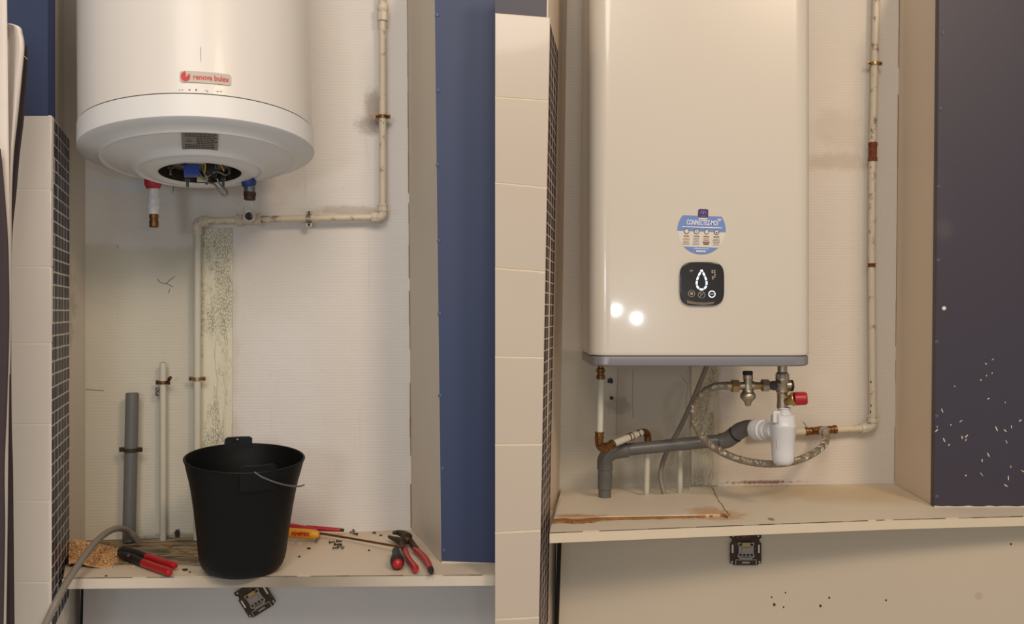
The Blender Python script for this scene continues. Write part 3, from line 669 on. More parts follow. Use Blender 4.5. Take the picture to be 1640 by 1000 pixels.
# stubs below the heater
DS = 2.03; k = DS/F
def vst(cx, D, prof, n=28):      # prof (py, halfwidth px)
    y0, y1 = prof[0][0], prof[-1][0]; return MB().rev(P(cx, y0, D), P(cx, y1, D), [((y-y0)/(y1-y0), r*D/F) for y, r in prof], n)
hs = part('hot_outlet', vst(246, DS, [(272, 9), (301, 9), (304, 8.6), (313, 8.6), (316, 9), (319, 10.2), (322, 9.6), (330, 9.6), (332, 10.4), (336, 9.0), (343, 8.8), (344, 7)]), m_siphon, heat, 'white painted outlet fitting')
part('red_collar', vst(245, DS, [(287, 13.2), (291, 13.4), (296, 13), (302, 10.5), (303, 9)]), m_redpaint, hs, 'red collar')
part('brass_nipple', vst(246.5, DS, [(342, 6.6), (344, 7.2), (350, 7.2), (351, 6.4), (353, 6.4), (354, 7.2), (363, 7.2), (364.5, 6)]), m_copper, hs, 'rusty brass nipple')
cs = part('cold_inlet', vst(400, DS, [(272, 8), (298, 9), (308, 9.5), (309, 8.5)]), m_steel, heat, 'chrome inlet tube')
part('blue_collar', vst(398.5, DS, [(287, 12), (290, 12.2), (295, 11.6), (300, 9.6), (301, 8)]), m_bluepaint, cs, 'blue collar')
part('black_nut', vst(400, DS, [(307, 8.5), (308, 9.8), (314, 9.8), (315, 9.0), (320, 9), (321, 7.5)]), m_darkmetal, cs, 'blackened threaded nut')
wt = MB()
for x in (391.5, 402.5, 404.5): wt.tube(pxpath([(x, 318, 2.04), (x-0.5, 332, 2.06), (x, 348, 2.18)], 5), 0.0010, 6)
solo('water_drip', wt, m_glass, 'thin clear water threads running from the black nut to the open tee', 'water')

# ================================================================== PIPE FITTINGS
def pipe(parent, pts, r, mat, name='pipe', n=16): return part(name, MB().tube(pts, r, n), mat, parent)
def union(parent, a, b, rpx, D, mat, name='coupling', n=28):   # ringed sleeve between pixel points
    A = P(a[0], a[1], D if len(a) < 3 else a[2]); B = P(b[0], b[1], D if len(b) < 3 else b[2]); r = rpx*D/F
    return part(name, MB().rev(A, B, [(0, r*.8), (0.04, r), (0.2, r), (0.25, r*.88), (0.75, r*.88), (0.8, r), (0.96, r), (1, r*.8)], n), mat, parent)
def clamp(parent, px, py, D, Dw, rp, horizontal=True, mat=None, wide=None, w=0.007):
    # ring round a pipe with screw ears; horizontal ears for an upright pipe
    c = P(px, py, D); r = rp*D/F; mat = mat or m_brass
    n = 24; m = MB(); ax = Vector((0, 0, w/2)) if horizontal else Vector((w/2, 0, 0))
    m.rev(c-ax, c+ax, [(0, r), (0, r*1.25), (1, r*1.25), (1, r)], n, caps=False)
    ear = r*(1.75 if wide is None else wide)
    d = Vector((1, 0, 0)) if horizontal else Vector((0, 0, 1))
    for s in (-1, 1):
        p = c+d*s*ear
        if horizontal: m.box(p, (r*0.9, 0.0025, w*1.5))
        else: m.box(p, (w*1.5, 0.0025, r*0.9))
    k = part('pipe_clamp', m, mat, parent)
    for s in (-1, 1):
        p = c+d*s*ear; part('clamp_screw', MB().rev(p, p-Vector((0, 0.004, 0)), [(0, 0.0032), (1, 0.0026)], 10), m_darkmetal, k)
    if Dw: part('wall_stud', MB().tube([c+Vector((0, r, 0)), Vector((c.x, Dw, c.z))], 0.003, 8), m_steel, k)

OFF = 0.028
pl_ = thing('water_pipe', P(315, 860, DL(315)-OFF), 'white painted water pipe running up behind the bucket and across to a riser', 'pipe')
rp = 5.6*2.25/F
pipe(pl_, [P(315.5, 865, DL(315)-OFF), P(316, 372, DL(315)-OFF)], rp, m_pipeW)
D1 = DL(315)-OFF
part('elbow', MB().tube([P(*q) for q in spline([(315.5, 376, D1), (315, 364, D1), (318, 357, D1), (327, 354.5, D1), (334, 354, D1)], 6)], [0.0108]*25, 18), m_fitW, pl_)
union(pl_, (315.5, 374), (315, 361), 8.8, D1, m_fitW, 'compression_nut', 8); union(pl_, (323, 355), (333, 354), 9.2, D1, m_fitW, 'compression_nut', 8)
D2 = DL(400)-OFF; D3 = DL(608)-OFF
pipe(pl_, [P(332, 354, D1+.002), P(384, 352.5, D2-.003)], rp*.95, m_pipe)
pipe(pl_, [P(412, 351.5, D2+.002), P(600, 348, D3)], rp*.95, m_pipe)
union(pl_, (379, 353), (389, 352.5), 10.0, D2, m_fitW, 'compression_nut', 8); union(pl_, (408, 352), (418, 351.5), 9.8, D2, m_fitW, 'compression_nut', 8)
tee = part('tee', MB().tube([P(386, 352.5, D2), P(412, 352, D2)], 0.0100, 18), m_fitW, pl_)
c = P(399, 347, D2-0.012)
part('tee_branch', MB().rev(P(399, 349, D2), P(399, 346.5, D2-0.034), [(0, .012), (0.6, .012), (.62, .0138), (1.0, .0138), (1.0, .0095), (0.6, .0095), (0.6, 0)], 24), m_fitW, tee)
part('tee_bore', MB().rev(P(399, 347.5, D2-0.022), P(399, 346.9, D2-0.0325), [(0, .0092), (1.0, .0092)], 24), m_blackrub, tee)
clamp(pl_, 495, 350.5, DL(495)-OFF, DL(495), 6.2, False, m_nickel, 1.6, w=0.010)
clamp(pl_, 316, 607, D1, DL(316), 6.2, True, m_brass, 1.7)
Dv = DL(612)-OFF
part('elbow', MB().tube([P(*q) for q in spline([(598, 348.5, Dv), (606, 348.5, Dv), (612, 345, Dv), (613, 338, Dv), (613, 330, Dv)], 6)], [0.0108]*25, 18), m_fitW, pl_)
union(pl_, (596, 348.5), (607, 348.5), 9.4, Dv, m_fitW, 'compression_nut', 8); union(pl_, (613, 339), (613, 328), 9.2, Dv, m_fitW, 'compression_nut', 8)
pipe(pl_, [P(613, 330, Dv), P(612.5, -40, Dv)], rp*1.05, m_pipe)
clamp(pl_, 613, 187, Dv, DL(612), 6.2, True, m_copper, 1.55)
part('clamp_plate', MB().box(P(602, 187, Dv+.004), (.008, .003, .013)), m_brass, pl_, bev=.0008)
part('union_nut', MB().rev(P(613, 35, Dv), P(613, 19, Dv), [(0, .010), (.1, .0135), (.9, .0135), (1, .010)], 8), m_fitW, pl_, 'large hexagonal nut'); part('union_collar', vst(613, Dv, [(6, 8), (9, 9.5), (16, 9.5), (20, 7)]), m_pipe, pl_)

# short capped pipe
D4 = DL(261)-0.024
sp = thing('pipe_stub', P(261, 866, D4), 'short open white pipe standing between grey pipe and bucket', 'pipe')
part('pipe', vst(261, D4, [(581, 4.4), (581.5, 5.1), (866, 5.1), (867, 4.9)]), m_pipeW, sp)
part('pipe_mouth', vst(261, D4, [(580.6, 3.6), (583, 3.6)]), m_darkmetal, sp)
clamp(sp, 261, 613, D4, DL(261), 5.3, True, m_copper, 1.7)
part('hanging_bracket', MB().tube(pxpath([(254, 622, D4), (251, 626, D4-.004), (250.5, 632, D4-.004), (253, 634, D4)], 5), .0022, 8).box(P(252, 625, D4), (.008, .002, .012)), m_steel, sp)
part('loose_clamp_screw', MB().rev(P(268, 611, D4-.01), P(273, 605, D4-.025), [(0, .002), (.6, .002), (.62, .0045), (1, .004)], 12), m_darkmetal, sp)
# grey pvc pipe
D5 = DL(210)-0.035
gp = thing('drain_pipe', P(207, 866, D5), 'dark grey open plastic drain pipe standing at the left of the left alcove', 'pipe')
part('pipe', MB().rev(P(212, 630, D5), P(206.5, 867, D5), [(0, .0125), (0, .0148), (1, .0148), (1, .0125), (0, .0125)], 28, caps=False), m_grey, gp)
clamp(gp, 209.5, 720.5, D5, DL(210), 10.6, True, m_darkmetal, 1.3)
# grey cable out of the shelf
cp = spline([(222, 868, 2.185), (214, 858, 2.17), (203, 849.5, 2.15), (188, 847, 2.10), (172, 853, 2.05), (155, 867, 1.99), (138, 887, 1.93), (122, 910, 1.875), (106, 935, 1.83), (91, 963, 1.79), (78, 990, 1.775), (66, 1020, 1.765), (58, 1060, 1.76)], 8)
solo('cable', MB().tube([P(*q) for q in cp], 0.0068, 16), m_cable, 'thick grey cable arching out of the shelf and hanging over its left corner', 'cable')

# ================================================================== BUCKET
bc = Vector((P(388, 0, 1.960).x, 1.960, H+ZL)); Rb = 0.1195; HB = 0.231
bk = thing('bucket', bc, 'black plastic bucket with two raised ears and wire handle standing on the shelf', 'bucket')
baz = math.atan2(bc.x, bc.y); BL = math.radians(6.0)
piv = Vector((0, -0.085, 0))
TB = Matrix.Translation(bc) @ Matrix.Rotation(-baz, 4, 'Z') @ Matrix.Translation(piv) @ Matrix.Rotation(math.radians(1.3), 4, 'Y') @ Matrix.Rotation(BL, 4, 'X') @ Matrix.Translation(-piv)
def brev(prof, n=72):
    vs = [hl(max(r, 1e-5)*Rb, 2*math.pi*k/n, z*HB) for r, z in prof for k in range(n)]
    return MB().add(vs, [(i*n+k, i*n+(k+1) % n, (i+1)*n+(k+1) % n, (i+1)*n+k) for i in range(len(prof)-1) for k in range(n)])
outer = [(0, .012), (.58, .012), (.60, 0), (.64, 0), (.69, .03), (.725, .08), (.745, .14), (.775, .30), (.835, .55), (.885, .72), (.915, .80), (.955, .88), (.985, .95), (1.0, .985), (1.005, 1.0)]
inner = [(.985, 1.002), (.965, .95), (.93, .87), (.89, .79), (.86, .70), (.80, .50), (.75, .30), (.71, .10), (.66, .03), (0, .03)]
part('bucket_body', brev(outer+inner).xf(TB), m_black, bk)
part('rim', MB().tube([TB@hl(Rb*1.0, 2*math.pi*k/72, HB*0.998) for k in range(72)], .0022, 8, closed=True), m_black, bk)
def ear(ac, half, zt_, zb, rr_):
    m = MB(); n = 10; vs = []
    for i in range(n+1):
        a = ac+half*(2*i/n-1); t = abs(2*i/n-1); zz = zt_-(0.004 if t > 0.95 else 0)
        r0 = Rb*rr_
        vs += [TB@hl(r0, a, zb), TB@hl(r0, a, zz), TB@hl(r0-.004, a, zz), TB@hl(r0-.004, a, zb)]
    fs = [(4*i+a, 4*i+(a+1) % 4, 4*i+4+(a+1) % 4, 4*i+4+a) for i in range(n) for a in range(4)]+[(0, 1, 2, 3), tuple(4*n+k for k in (3, 2, 1, 0))]
    return m.add(vs, fs)
m_ear = M('scuffed_sheen_black_plastic', (34, 35, 38), .35, 0, .5, 60, .1, (92, 90, 86), (.62, .72))  # sheen put into a lighter black base; grey patches are scuffs
fe = part('ear', ear(0.22, .30, HB*1.062, HB*.84, 1.012), m_black, bk, bev=.001)
be = part('ear', ear(math.pi+0.12, .25, HB*1.075, HB*.70, 1.0), m_ear, bk, bev=.001)
part('rivet', MB().ball(TB@hl(Rb*.99-.003, math.pi+.14, HB*1.045), .0035), m_steel, be)
ha = []; 
for i in range(12):
    t = i/28; a = 0.14-(-1)*t*(math.pi-0.10); 
    s = math.sin(math.pi*t); ha.append(TB@hl(Rb*(1.015+.012*s), a, HB*(1.01-0.25*s**0.8)))
part('handle', MB().tube(ha, .0019, 8), m_steel, bk, 'bent steel wire handle')

# ================================================================== THINGS ON THE LEFT SHELF
# sawdust heap
sd = MB(); r3 = random.Random(3)
def heap(px, py):   # height of the sawdust over the shelf
    h = 0.030*math.exp(-((px-118)/30)**2-((py-893)/22)**2)+0.022*math.exp(-((px-160)/24)**2-((py-893)/13)**2)
    return h-0.0035
N1, N2 = 34, 18; base_v = []
for i in range(N1+1):
    for j in range(N2+1):
        px = 110+82*i/N1; py = 868+43*j/N2; h = heap(px, py)+0.0016*mnoise.noise(Vector((px*.5, py*.5, 0)))-0.0012
        g_ = SL(px, py); base_v.append(Vector((g_.x, g_.y, g_.z+max(h, -0.001))))
sd.add(base_v, [(i*(N2+1)+j, (i+1)*(N2+1)+j, (i+1)*(N2+1)+j+1, i*(N2+1)+j+1) for i in range(N1) for j in range(N2)])
for i in range(2600):
    if r3.random() < .85: px = 110+r3.random()*78; py = 872+r3.random()*36
    else: px = r3.gauss(165, 25); py = r3.gauss(905, 4)
    if not (109 < px < 215 and 868 < py < 913): continue
    g_ = SL(px, py); h = max(heap(px, py), 0)
    if h < .0012 and r3.random() < .7: continue
    p = Vector((g_.x, g_.y, g_.z+h+0.0016)); a = r3.uniform(0, math.pi); L_ = r3.uniform(.0018, .0046); d = Vector((math.cos(a), math.sin(a), r3.uniform(-.5, .7)))*L_
    q = Vector((-math.sin(a), math.cos(a), .4))*r3.uniform(.0005, .0011)
    sd.add([p-d, p+q, p+d, p-q+Vector((0, 0, .0005))], [(0, 1, 2), (0, 2, 3), (0, 3, 1), (1, 3, 2)])
m_sawl = M('pale_wood_chips', (240, 204, 156), 0.9, 0, .15); m_sawd = M('dark_wood_chips', (132, 82, 46), 0.9, 0, .3)
sdo = solo('sawdust', sd, m_saw, 'heap of orange brown sawdust in the left corner of the shelf', 'sawdust', kind='stuff')
sdo.data.materials.append(m_sawl); sdo.data.materials.append(m_sawd)
for p_ in sdo.data.polygons:
    if len(p_.vertices) == 3: p_.material_index = (p_.index//4*7919 % 11 < 4)*1+(p_.index//4*7919 % 11 > 8)*2

def sp_tube(pts, h, r, n=12, k=6, S=SL):
    q = spline(pts, k); rs = r
    if isinstance(r, (list, tuple)): rr_ = spline([(x,) for x in r], k); rs = [max(x[0], .0005) for x in rr_]
    return MB().tube([S(x, y, h) for x, y in q], rs, n)
# black/red pliers at the left
pA = thing('pliers', SL(235, 900), 'black pliers with straight red handles lying beside the sawdust', 'pliers')
part('jaw', sp_tube([(190, 884), (196, 882.5), (210, 885), (222, 888), (236, 893)], .012, [.004, .0085, .009, .008, .007]), m_blackrub, pA)
part('jaw', sp_tube([(190, 888), (197, 890), (210, 894), (222, 899), (232, 903)], .010, [.004, .008, .009, .0085, .0078]), m_blackrub, pA)
part('pivot', MB().rev(SL(206, 890, .010), SL(206, 890, .0215), [(0, .005), (.9, .005), (1, .003)], 16), m_darkmetal, pA)
part('handle', sp_tube([(234, 893), (240, 894), (255, 899), (268, 903), (278, 906), (281.5, 907)], .012, [.0076, .0082, .0078, .0080, .0078, .005]), m_red, pA, 'red grip')
part('handle', sp_tube([(229, 902), (235, 904), (248, 909), (260, 913), (270, 916.5), (273.5, 917.5)], .010, [.0080, .0086, .0082, .0084, .0082, .005]), m_red, pA, 'red grip')
# combination pliers at the right
pB = thing('pliers', SL(660, 885), 'combination pliers with curved red handles beside the side wall', 'pliers')
part('jaw', sp_tube([(629, 854), (637, 853.5), (646, 856), (654, 861)], .020, [.0035, .006, .0085, .010]), m_darkmetal, pB)
part('jaw', sp_tube([(623, 860), (630, 863), (638, 866), (647, 869)], .012, [.0035, .0055, .008, .0095]), m_darkmetal, pB)
part('pivot', MB().ball(SL(650, 864, .015), .0145, 1, 1, .8, 16), m_darkmetal, pB)
part('shank', sp_tube([(645, 868), (645, 874), (648, 882)], .011, [.008, .006, .006]), m_darkmetal, pB)
part('shank', sp_tube([(655, 865), (661, 872), (668, 881)], .011, [.008, .0065, .006]), m_darkmetal, pB)
part('handle', sp_tube([(646, 875), (649, 882), (653, 893), (660, 903), (665, 910), (665.5, 914)], .010, [.0055, .0066, .0066, .0066, .0075, .005]), m_red, pB, 'red grip')
part('handle', sp_tube([(664, 880), (671, 885), (680, 894), (686, 903), (689, 911)], .010, [.0055, .0068, .0072, .0066, .0058]), m_red, pB, 'red grip')
part('handle_tip', sp_tube([(688.5, 909), (690.5, 914), (691.5, 919)], .009, [.0060, .0058, .003]), m_blackrub, pB, 'black grip end')
# stubby screwdriver, handle towards the eye
sA = thing('screwdriver', SL(636, 890), 'screwdriver with black and red handle end on, beside the pliers', 'screwdriver')
a0, a1 = SL(634, 882, .015), SL(637, 905, .015)
part('grip', MB().rev(a0, a1, [(0, .005), (.02, .0082), (.25, .009), (.35, .0082), (.5, .0122), (.72, .0150), (.88, .0142), (.95, .011)], 24), m_blackrub, sA)
part('end_cap', MB().rev(a0.lerp(a1, .80), a1, [(0, .0060), (.5, .0125), (.7, .0115), (.9, .0072), (1, .001)], 24), m_red, sA, 'red end cap')
part('shaft', MB().tube([a0+Vector((0, .03, -.003)), a0], .0028, 10), m_steel, sA)
solo('rod', MB().tube([SL(462, 846, .022), SL(560, 862.5, .010), SL(644, 877, .018)], .0027, 10), m_copper, 'long thin copper rod lying across the shelf to the red pliers', 'rod')
# insulated tool behind the bucket
sB = thing('screwdriver', SL(480, 862), 'red and yellow insulated tool handle sticking out behind the bucket', 'screwdriver')
part('handle', MB().rev(P(430, 851, 2.19), P(511, 857, 2.19), [(0, .010), (.3, .012), (.85, .0112), (.95, .0098), (1, .006)], 20), m_yellow, sB, 'yellow handle with dark lettering')
part('handle_back', MB().rev(P(430, 842, 2.20), P(509, 851, 2.20), [(0, .012), (.6, .010), (.9, .007), (1, .004)], 18), m_red, sB, 'red handle half')
tx = text_fit('KNIPEX', .042, .0088, .0004); face_cam(tx, P(482, 855.6, 2.19-.0127), -.06); part('lettering', tx, m_redprint, sB)
sC = thing('screwdriver', SL(520, 855), 'thin red insulated screwdriver blade with black tip near the back wall', 'screwdriver')
part('shaft', MB().rev(P(490, 846, 2.25), P(546, 849.5, 2.25), [(0, .0065), (.6, .0055), (1, .0042)], 14), m_red, sC)
part('tip', MB().rev(P(545, 849.3, 2.25), P(551, 849.8, 2.25), [(0, .0044), (1, .0036)], 12), m_blackrub, sC)
solo('metal_pin', MB().tube([SL(506, 868, .004), SL(512, 857, .004)], .0025, 10), m_steel, 'short bright metal pin beside the yellow handle', 'pin')
def small_screw(p, ang, L_=.014, r=.0015):
    d = Vector((math.cos(ang), math.sin(ang), 0)); return MB().rev(p, p+d*L_, [(0, r*2.2), (.12, r*2.0), (.14, r), (.9, r), (1, r*.3)], 9)
for (x, y, a, m, lab) in ((561, 853, .6, m_steel, 'bright screw in the loose pile near the back wall, left one'), (566, 850, 2.1, m_steel, 'bright screw leaning on the loose pile near the back wall'), (570, 848, -.3, m_steel, 'bright bent screw at the top of the loose pile by the wall'), (572, 856, 2.6, m_darkmetal, 'dark screw at the right of the loose pile by the wall'),
        (527, 869, .4, m_darkmetal, 'dark screw at the left of the rusty scatter'), (536, 872, -.6, m_darkmetal, 'dark screw in the middle of the rusty scatter'), (541, 876, .9, m_steel, 'bright screw in front of the rusty scatter'), (546, 873, 2.2, m_darkmetal, 'dark screw at the right of the rusty scatter'), (533, 878, .1, m_darkmetal, 'rusty screw at the front of the rusty scatter'),
        (548, 878, 1.4, m_steel, 'bright short screw at the front right of the rusty scatter'), (539, 867, -.2, m_darkmetal, 'dark screw at the back of the rusty scatter')):
    solo('screw', small_screw(SL(x, y, .0035), a), m, lab, 'screw', 'loose screws on the shelf')
for (x, y, w, m, lab) in ((479, 869, 8, m_lip, 'white paint flake beside the bucket'), (495, 878, 3.5, m_darkmetal, 'dark rust flake right of the bucket'), (600, 853, 3.5, m_darkmetal, 'dark flake near the back wall'), (610, 857, 2.6, m_rust, 'small brown crumb near the back wall'), (605, 891, 3, m_pipe, 'pale crumb left of the red capped screwdriver'), (479, 891, 2.2, m_darkmetal, 'small dark crumb right of the bucket base'),
        (304, 916, 2.4, m_rust, 'small rust crumb left of the bucket'), (296, 912, 5, m_darkmetal, 'thin dark sliver between red pliers and bucket'), (591, 881, 2, m_darkmetal, 'tiny dark crumb in the middle of the shelf'), (170, 922, 2.2, m_rust, 'rust crumb near the shelf lip at the left')):
    q = [SL(x+w*math.cos(t)*r3.uniform(.6, 1.1), y+w*.32*math.sin(t)*r3.uniform(.6, 1.1), .0022) for t in [i*math.pi/4 for i in range(8)]]
    solo('flake', MB().prism(q, (0, 0, -.0022)), m, lab, 'flake', 'flakes and crumbs on the shelf')

# ================================================================== SWITCH MECHANISMS
def switch(cx, cy, D, rot, label):
    k = D/F; c = P(cx, cy, D-0.006); t = thing('wall_switch', P(cx, cy+25, D), label, 'switch')
    def Q(x, y, z=0.0): return Vector((x*k, y*k, z))
    def fin(mb): 
        ca, sa = math.cos(rot), math.sin(rot)
        mb.v = [c+Vector((p.x*ca-p.y*sa, -p.z, p.x*sa+p.y*ca)) for p in mb.v]; return mb
    def bx(x0, x1, y0, y1, z0, z1): return MB().box(Q((x0+x1)/2, (y0+y1)/2, (z0+z1)/2), ((x1-x0)*k, (y1-y0)*k, z1-z0))
    out = [(-25, -22), (-21, -22), (-19, -25), (19, -25), (21, -22), (25, -22), (25, 10), (22, 13), (22, 17), (25, 19), (25, 25), (-25, 25), (-25, 19), (-22, 17), (-22, 13), (-25, 10)]
    part('mounting_frame', fin(MB().prism([Q(x, y) for x, y in out], (0, 0, .002))), m_darkmetal, t, bev=.0005)
    part('box', fin(MB().box(Q(0, 0, -.004), (44*k, 44*k, .004))), m_lip, t)
    mech = part('mechanism', fin(MB().prism([Q(x, y) for x, y in ((-14, -10), (-11, -13), (-6, -11), (6, -11), (11, -13), (14, -10), (12, -4), (12, 6), (14, 11), (10, 13), (5, 10), (-5, 10), (-10, 13), (-14, 11), (-12, 6), (-12, -4))], (0, 0, .006))), m_plate, t, 'pale switch mechanism', bev=.0008)
    part('rocker_seat', fin(bx(-7, 7, -4, 4, .006, .008)), m_dim, mech)
    part('terminal_plate', fin(bx(-6, 6, 6, 12, .006, .0085)), m_brass, mech)
    for x, y in ((-9, 8.5), (9, 8.5), (-9, -8), (-3, -8), (3, -8), (9, -8)):
        part('terminal_screw', fin(MB().rev(Q(x, y, .006), Q(x, y, .0082), [(0, 2.2*k), (1, 1.7*k)], 10)), m_darkmetal, mech)
    for x in (-21, 21): part('slot', fin(bx(x-1.3, x+1.3, -5, 8, .002, .0026)), m_lip, t, 'pale slot')
    for x, y in ((-22, -19.5), (22, -19.5), (-20, 21.5), (20, 21.5)): part('frame_hole', fin(MB().rev(Q(x, y, .002), Q(x, y, .0026), [(0, 1.3*k), (1, 1.3*k)], 10)), m_lip, t)
    f = MB(); 
    for a in (bx(-17, 17, -16.5, -15.3, .002, .004), bx(-17, -15.6, -25, -16, .002, .004), bx(15.6, 17, -25, -16, .002, .004), bx(-10, 10, -15, -12.5, .002, .0036)): f.add(a.v, a.f)
    part('claw_bracket', fin(f), m_plate, t); part('latch', fin(bx(-6, 6, -22, -19, .002, .0034)), m_dim, t)
    return t
switch(409, 958, 2.10, math.radians(32), 'uncovered wall switch hanging crooked below the left shelf')
switch(1194, 880.5, 2.13, math.radians(0), 'uncovered wall switch fixed straight below the right shelf')

# ================================================================== SHOWER CURTAIN
def strip(name, rows, mat, parent, label, th=.004, wav=.012, n=10, ph=0.0):
    rs = spline(rows, 5); vs = []; 
    for (y, xl, xr, D) in rs:
        for i in range(n+1):
            t = i/n; x = xl+(xr-xl)*t; vs.append(P(x, y, D+wav*math.sin(t*math.pi*1.6+ph+y*.002)))
    m = MB().add(vs, [(i*(n+1)+j, i*(n+1)+j+1, (i+1)*(n+1)+j+1, (i+1)*(n+1)+j) for i in range(len(rs)-1) for j in range(n)])
    o = part(name, m, mat, parent, label); s = o.modifiers.new('solid', 'SOLIDIFY'); s.thickness = th*.4; return o
cu = thing('shower_curtain', P(-10, 1060, 1.68), 'white and dark plum striped shower curtain hanging at the left edge', 'curtain')
strip('curtain_fold', [(-60, -70, 10, 1.64), (30, -70, 11, 1.64), (120, -70, 12.5, 1.64), (200, -60, 13.5, 1.64), (260, -60, 14.5, 1.64), (330, -60, 15.5, 1.64), (420, -60, 16.5, 1.64), (520, -60, 16.5, 1.64), (640, -60, 14.5, 1.64), (750, -60, 13, 1.64), (860, -60, 12, 1.64), (1070, -60, 9, 1.64)], m_curtW, cu, 'white fold')
strip('gathered_fold', [(38, 8, 14, 1.675), (44, 8, 31, 1.672), (56, 8, 35.5, 1.672), (75, 9, 38, 1.67), (110, 9, 35, 1.67), (185, 10, 27.5, 1.67), (250, 11, 20.5, 1.67), (320, 12, 17.5, 1.67), (372, 13, 17.2, 1.67), (480, 13, 17, 1.67), (600, 10, 15, 1.67)], m_curtW, cu, 'white gathered upper fold', wav=.014, ph=.6)
strip('dark_border', [(72, 33, 44, 1.70), (100, 30, 44.5, 1.70), (185, 22, 38.5, 1.70), (250, 16, 30.5, 1.70), (310, 14, 25, 1.70), (368, 13, 19, 1.70), (430, 12, 17.2, 1.70), (560, 12, 16.6, 1.70), (680, 10, 17.5, 1.70), (750, 9, 19.5, 1.70), (850, 8, 20.5, 1.70), (1070, 5, 23, 1.70)], m_curtD, cu, 'dark plum border', wav=.006)
strip('dark_stripe', [(238, -60, 0.5, 1.612), (262, -60, 3, 1.612), (300, -60, 6.5, 1.612), (372, -60, 12, 1.612), (430, -60, 14, 1.612), (520, -60, 14.8, 1.612), (640, -60, 11.5, 1.612), (750, -60, 7.5, 1.612), (860, -60, 8, 1.612), (1070, -60, 4, 1.612)], m_curtD, cu, 'dark plum stripe', wav=.004)
part('thread', MB().tube(pxpath([(33, 91, 1.66), (36, 89, 1.66), (40, 91, 1.665), (44, 95, 1.67)], 5), .0005, 6), m_lip, cu)

# ================================================================== RIGHT WATER HEATER
hx0, hx1, hyf, hyb = 0.1668, 0.6450, 2.0, 2.27
zb, ztr, ztop = -0.1165, -0.0945, 0.95
rc = 0.040
hr = thing('water_heater', ((hx0+hx1)/2, 2.15, H+zb), 'boxy glossy white water heater with black touch panel and grey bottom trim', 'water heater')
def rbox(x0, x1, yf, yb, r, n=10):
    pts = []
    for cx, cy, a in ((x1-r, yf+r, -90), (x1-r*.6, yb-r*.6, 0), (x0+r*.6, yb-r*.6, 90), (x0+r, yf+r, 180)):
        q = r if cy == yf+r else r*.6
        pts += [(cx+q*math.cos(math.radians(a+90*k/n)), cy+q*math.sin(math.radians(a+90*k/n))) for k in range(n+1)]
    out = []
    for i in range(len(pts)):
        a, b = pts[i], pts[(i+1) % len(pts)]; out.append(a); d = math.hypot(b[0]-a[0], b[1]-a[1])
        if d > .05: out += [(a[0]+(b[0]-a[0])*.004/d, a[1]+(b[1]-a[1])*.004/d), (b[0]-(b[0]-a[0])*.004/d, b[1]-(b[1]-a[1])*.004/d)]
    return out
def shell(levels, n=10):
    m = MB(); vs = []; N = None
    for (z, ins) in levels:
        pr = rbox(hx0+ins, hx1-ins, hyf+ins, hyb-ins, rc, n); N = len(pr); vs += [Vector((x, y, H+z)) for x, y in pr]
    fs = [(i*N+k, i*N+(k+1) % N, (i+1)*N+(k+1) % N, (i+1)*N+k) for i in range(len(levels)-1) for k in range(N)]
    fs += [tuple(range(N)), tuple((len(levels)-1)*N+k for k in range(N))]
    return m.add(vs, fs)
part('casing', shell([(ztr+.0008, .004), (ztr+.002, .001), (ztr+.005, 0), (ztr+.008, 0), (ztop-.02, 0), (ztop-.01, 0), (ztop, .006)]), m_heaterR, hr)
part('bottom_trim', shell([(zb, .006), (zb+.002, .003), (zb+.004, .0015), (ztr-.001, .0015), (ztr, .003)]), m_trim, hr, 'silver grey bottom trim')
# touch panel
DF = 2.0; kf = DF/F
def F3(px, py, out=0.0): return Vector(((px-820)*kf, DF-out, H+(500-py)*kf))
def super_poly(cx, cy, w, h, n=64, e=4.2, out=0):
    return [F3(cx+w/2*math.copysign(abs(math.cos(t))**(2/e), math.cos(t)), cy-h/2*math.copysign(abs(math.sin(t))**(2/e), math.sin(t)), out) for t in [2*math.pi*i/n for i in range(n)]]
tp = part('touch_panel', MB().prism(super_poly(1123.5, 455, 71, 70, out=.007), (0, .007, 0)), m_panel, hr, 'black rounded square touch panel', bev=.002, seg=3)
drop = []      # outline of the drop, tip at top
for i in range(120):
    t = i/120*2*math.pi
    x = 10.6*math.sin(t)*math.sin(t/2)**1.15; y = 15.5*math.cos(t)
    drop.append((1122.5+x, 448.5-y+(0 if True else 0)))
arc = [0]
for i in range(1, 121): a = drop[i-1]; b = drop[i % 120]; arc.append(arc[-1]+math.hypot(a[0]-b[0], a[1]-b[1]))
tot = arc[-1]; nseg = 10
for s in range(nseg):
    t0 = tot*(s+.0)/nseg+1.0-tot/nseg/2; t1 = t0+tot/nseg-1.5
    pts = []
    for j in range(9):
        d = (t0+(t1-t0)*j/8) % tot
        i = max(q for q in range(120) if arc[q] <= d); f_ = (d-arc[i])/(arc[i+1]-arc[i]+1e-9); a = drop[i]; b = drop[(i+1) % 120]
        pts.append((a[0]+(b[0]-a[0])*f_, a[1]+(b[1]-a[1])*f_))
    L1 = []; L2 = []
    for j in range(9):
        a = pts[max(j-1, 0)]; b = pts[min(j+1, 8)]; dx, dy = b[0]-a[0], b[1]-a[1]; l = math.hypot(dx, dy)+1e-9; nx, ny = -dy/l*1.45, dx/l*1.45
        L1.append(F3(pts[j][0]+nx, pts[j][1]+ny, .0082)); L2.append(F3(pts[j][0]-nx, pts[j][1]-ny, .0082))
    m = MB()
    for j in range(8): m.prism([L1[j], L1[j+1], L2[j+1], L2[j]], (0, .0008, 0))
    part('drop_light', m, m_led, tp, 'lit white segment of the drop symbol')
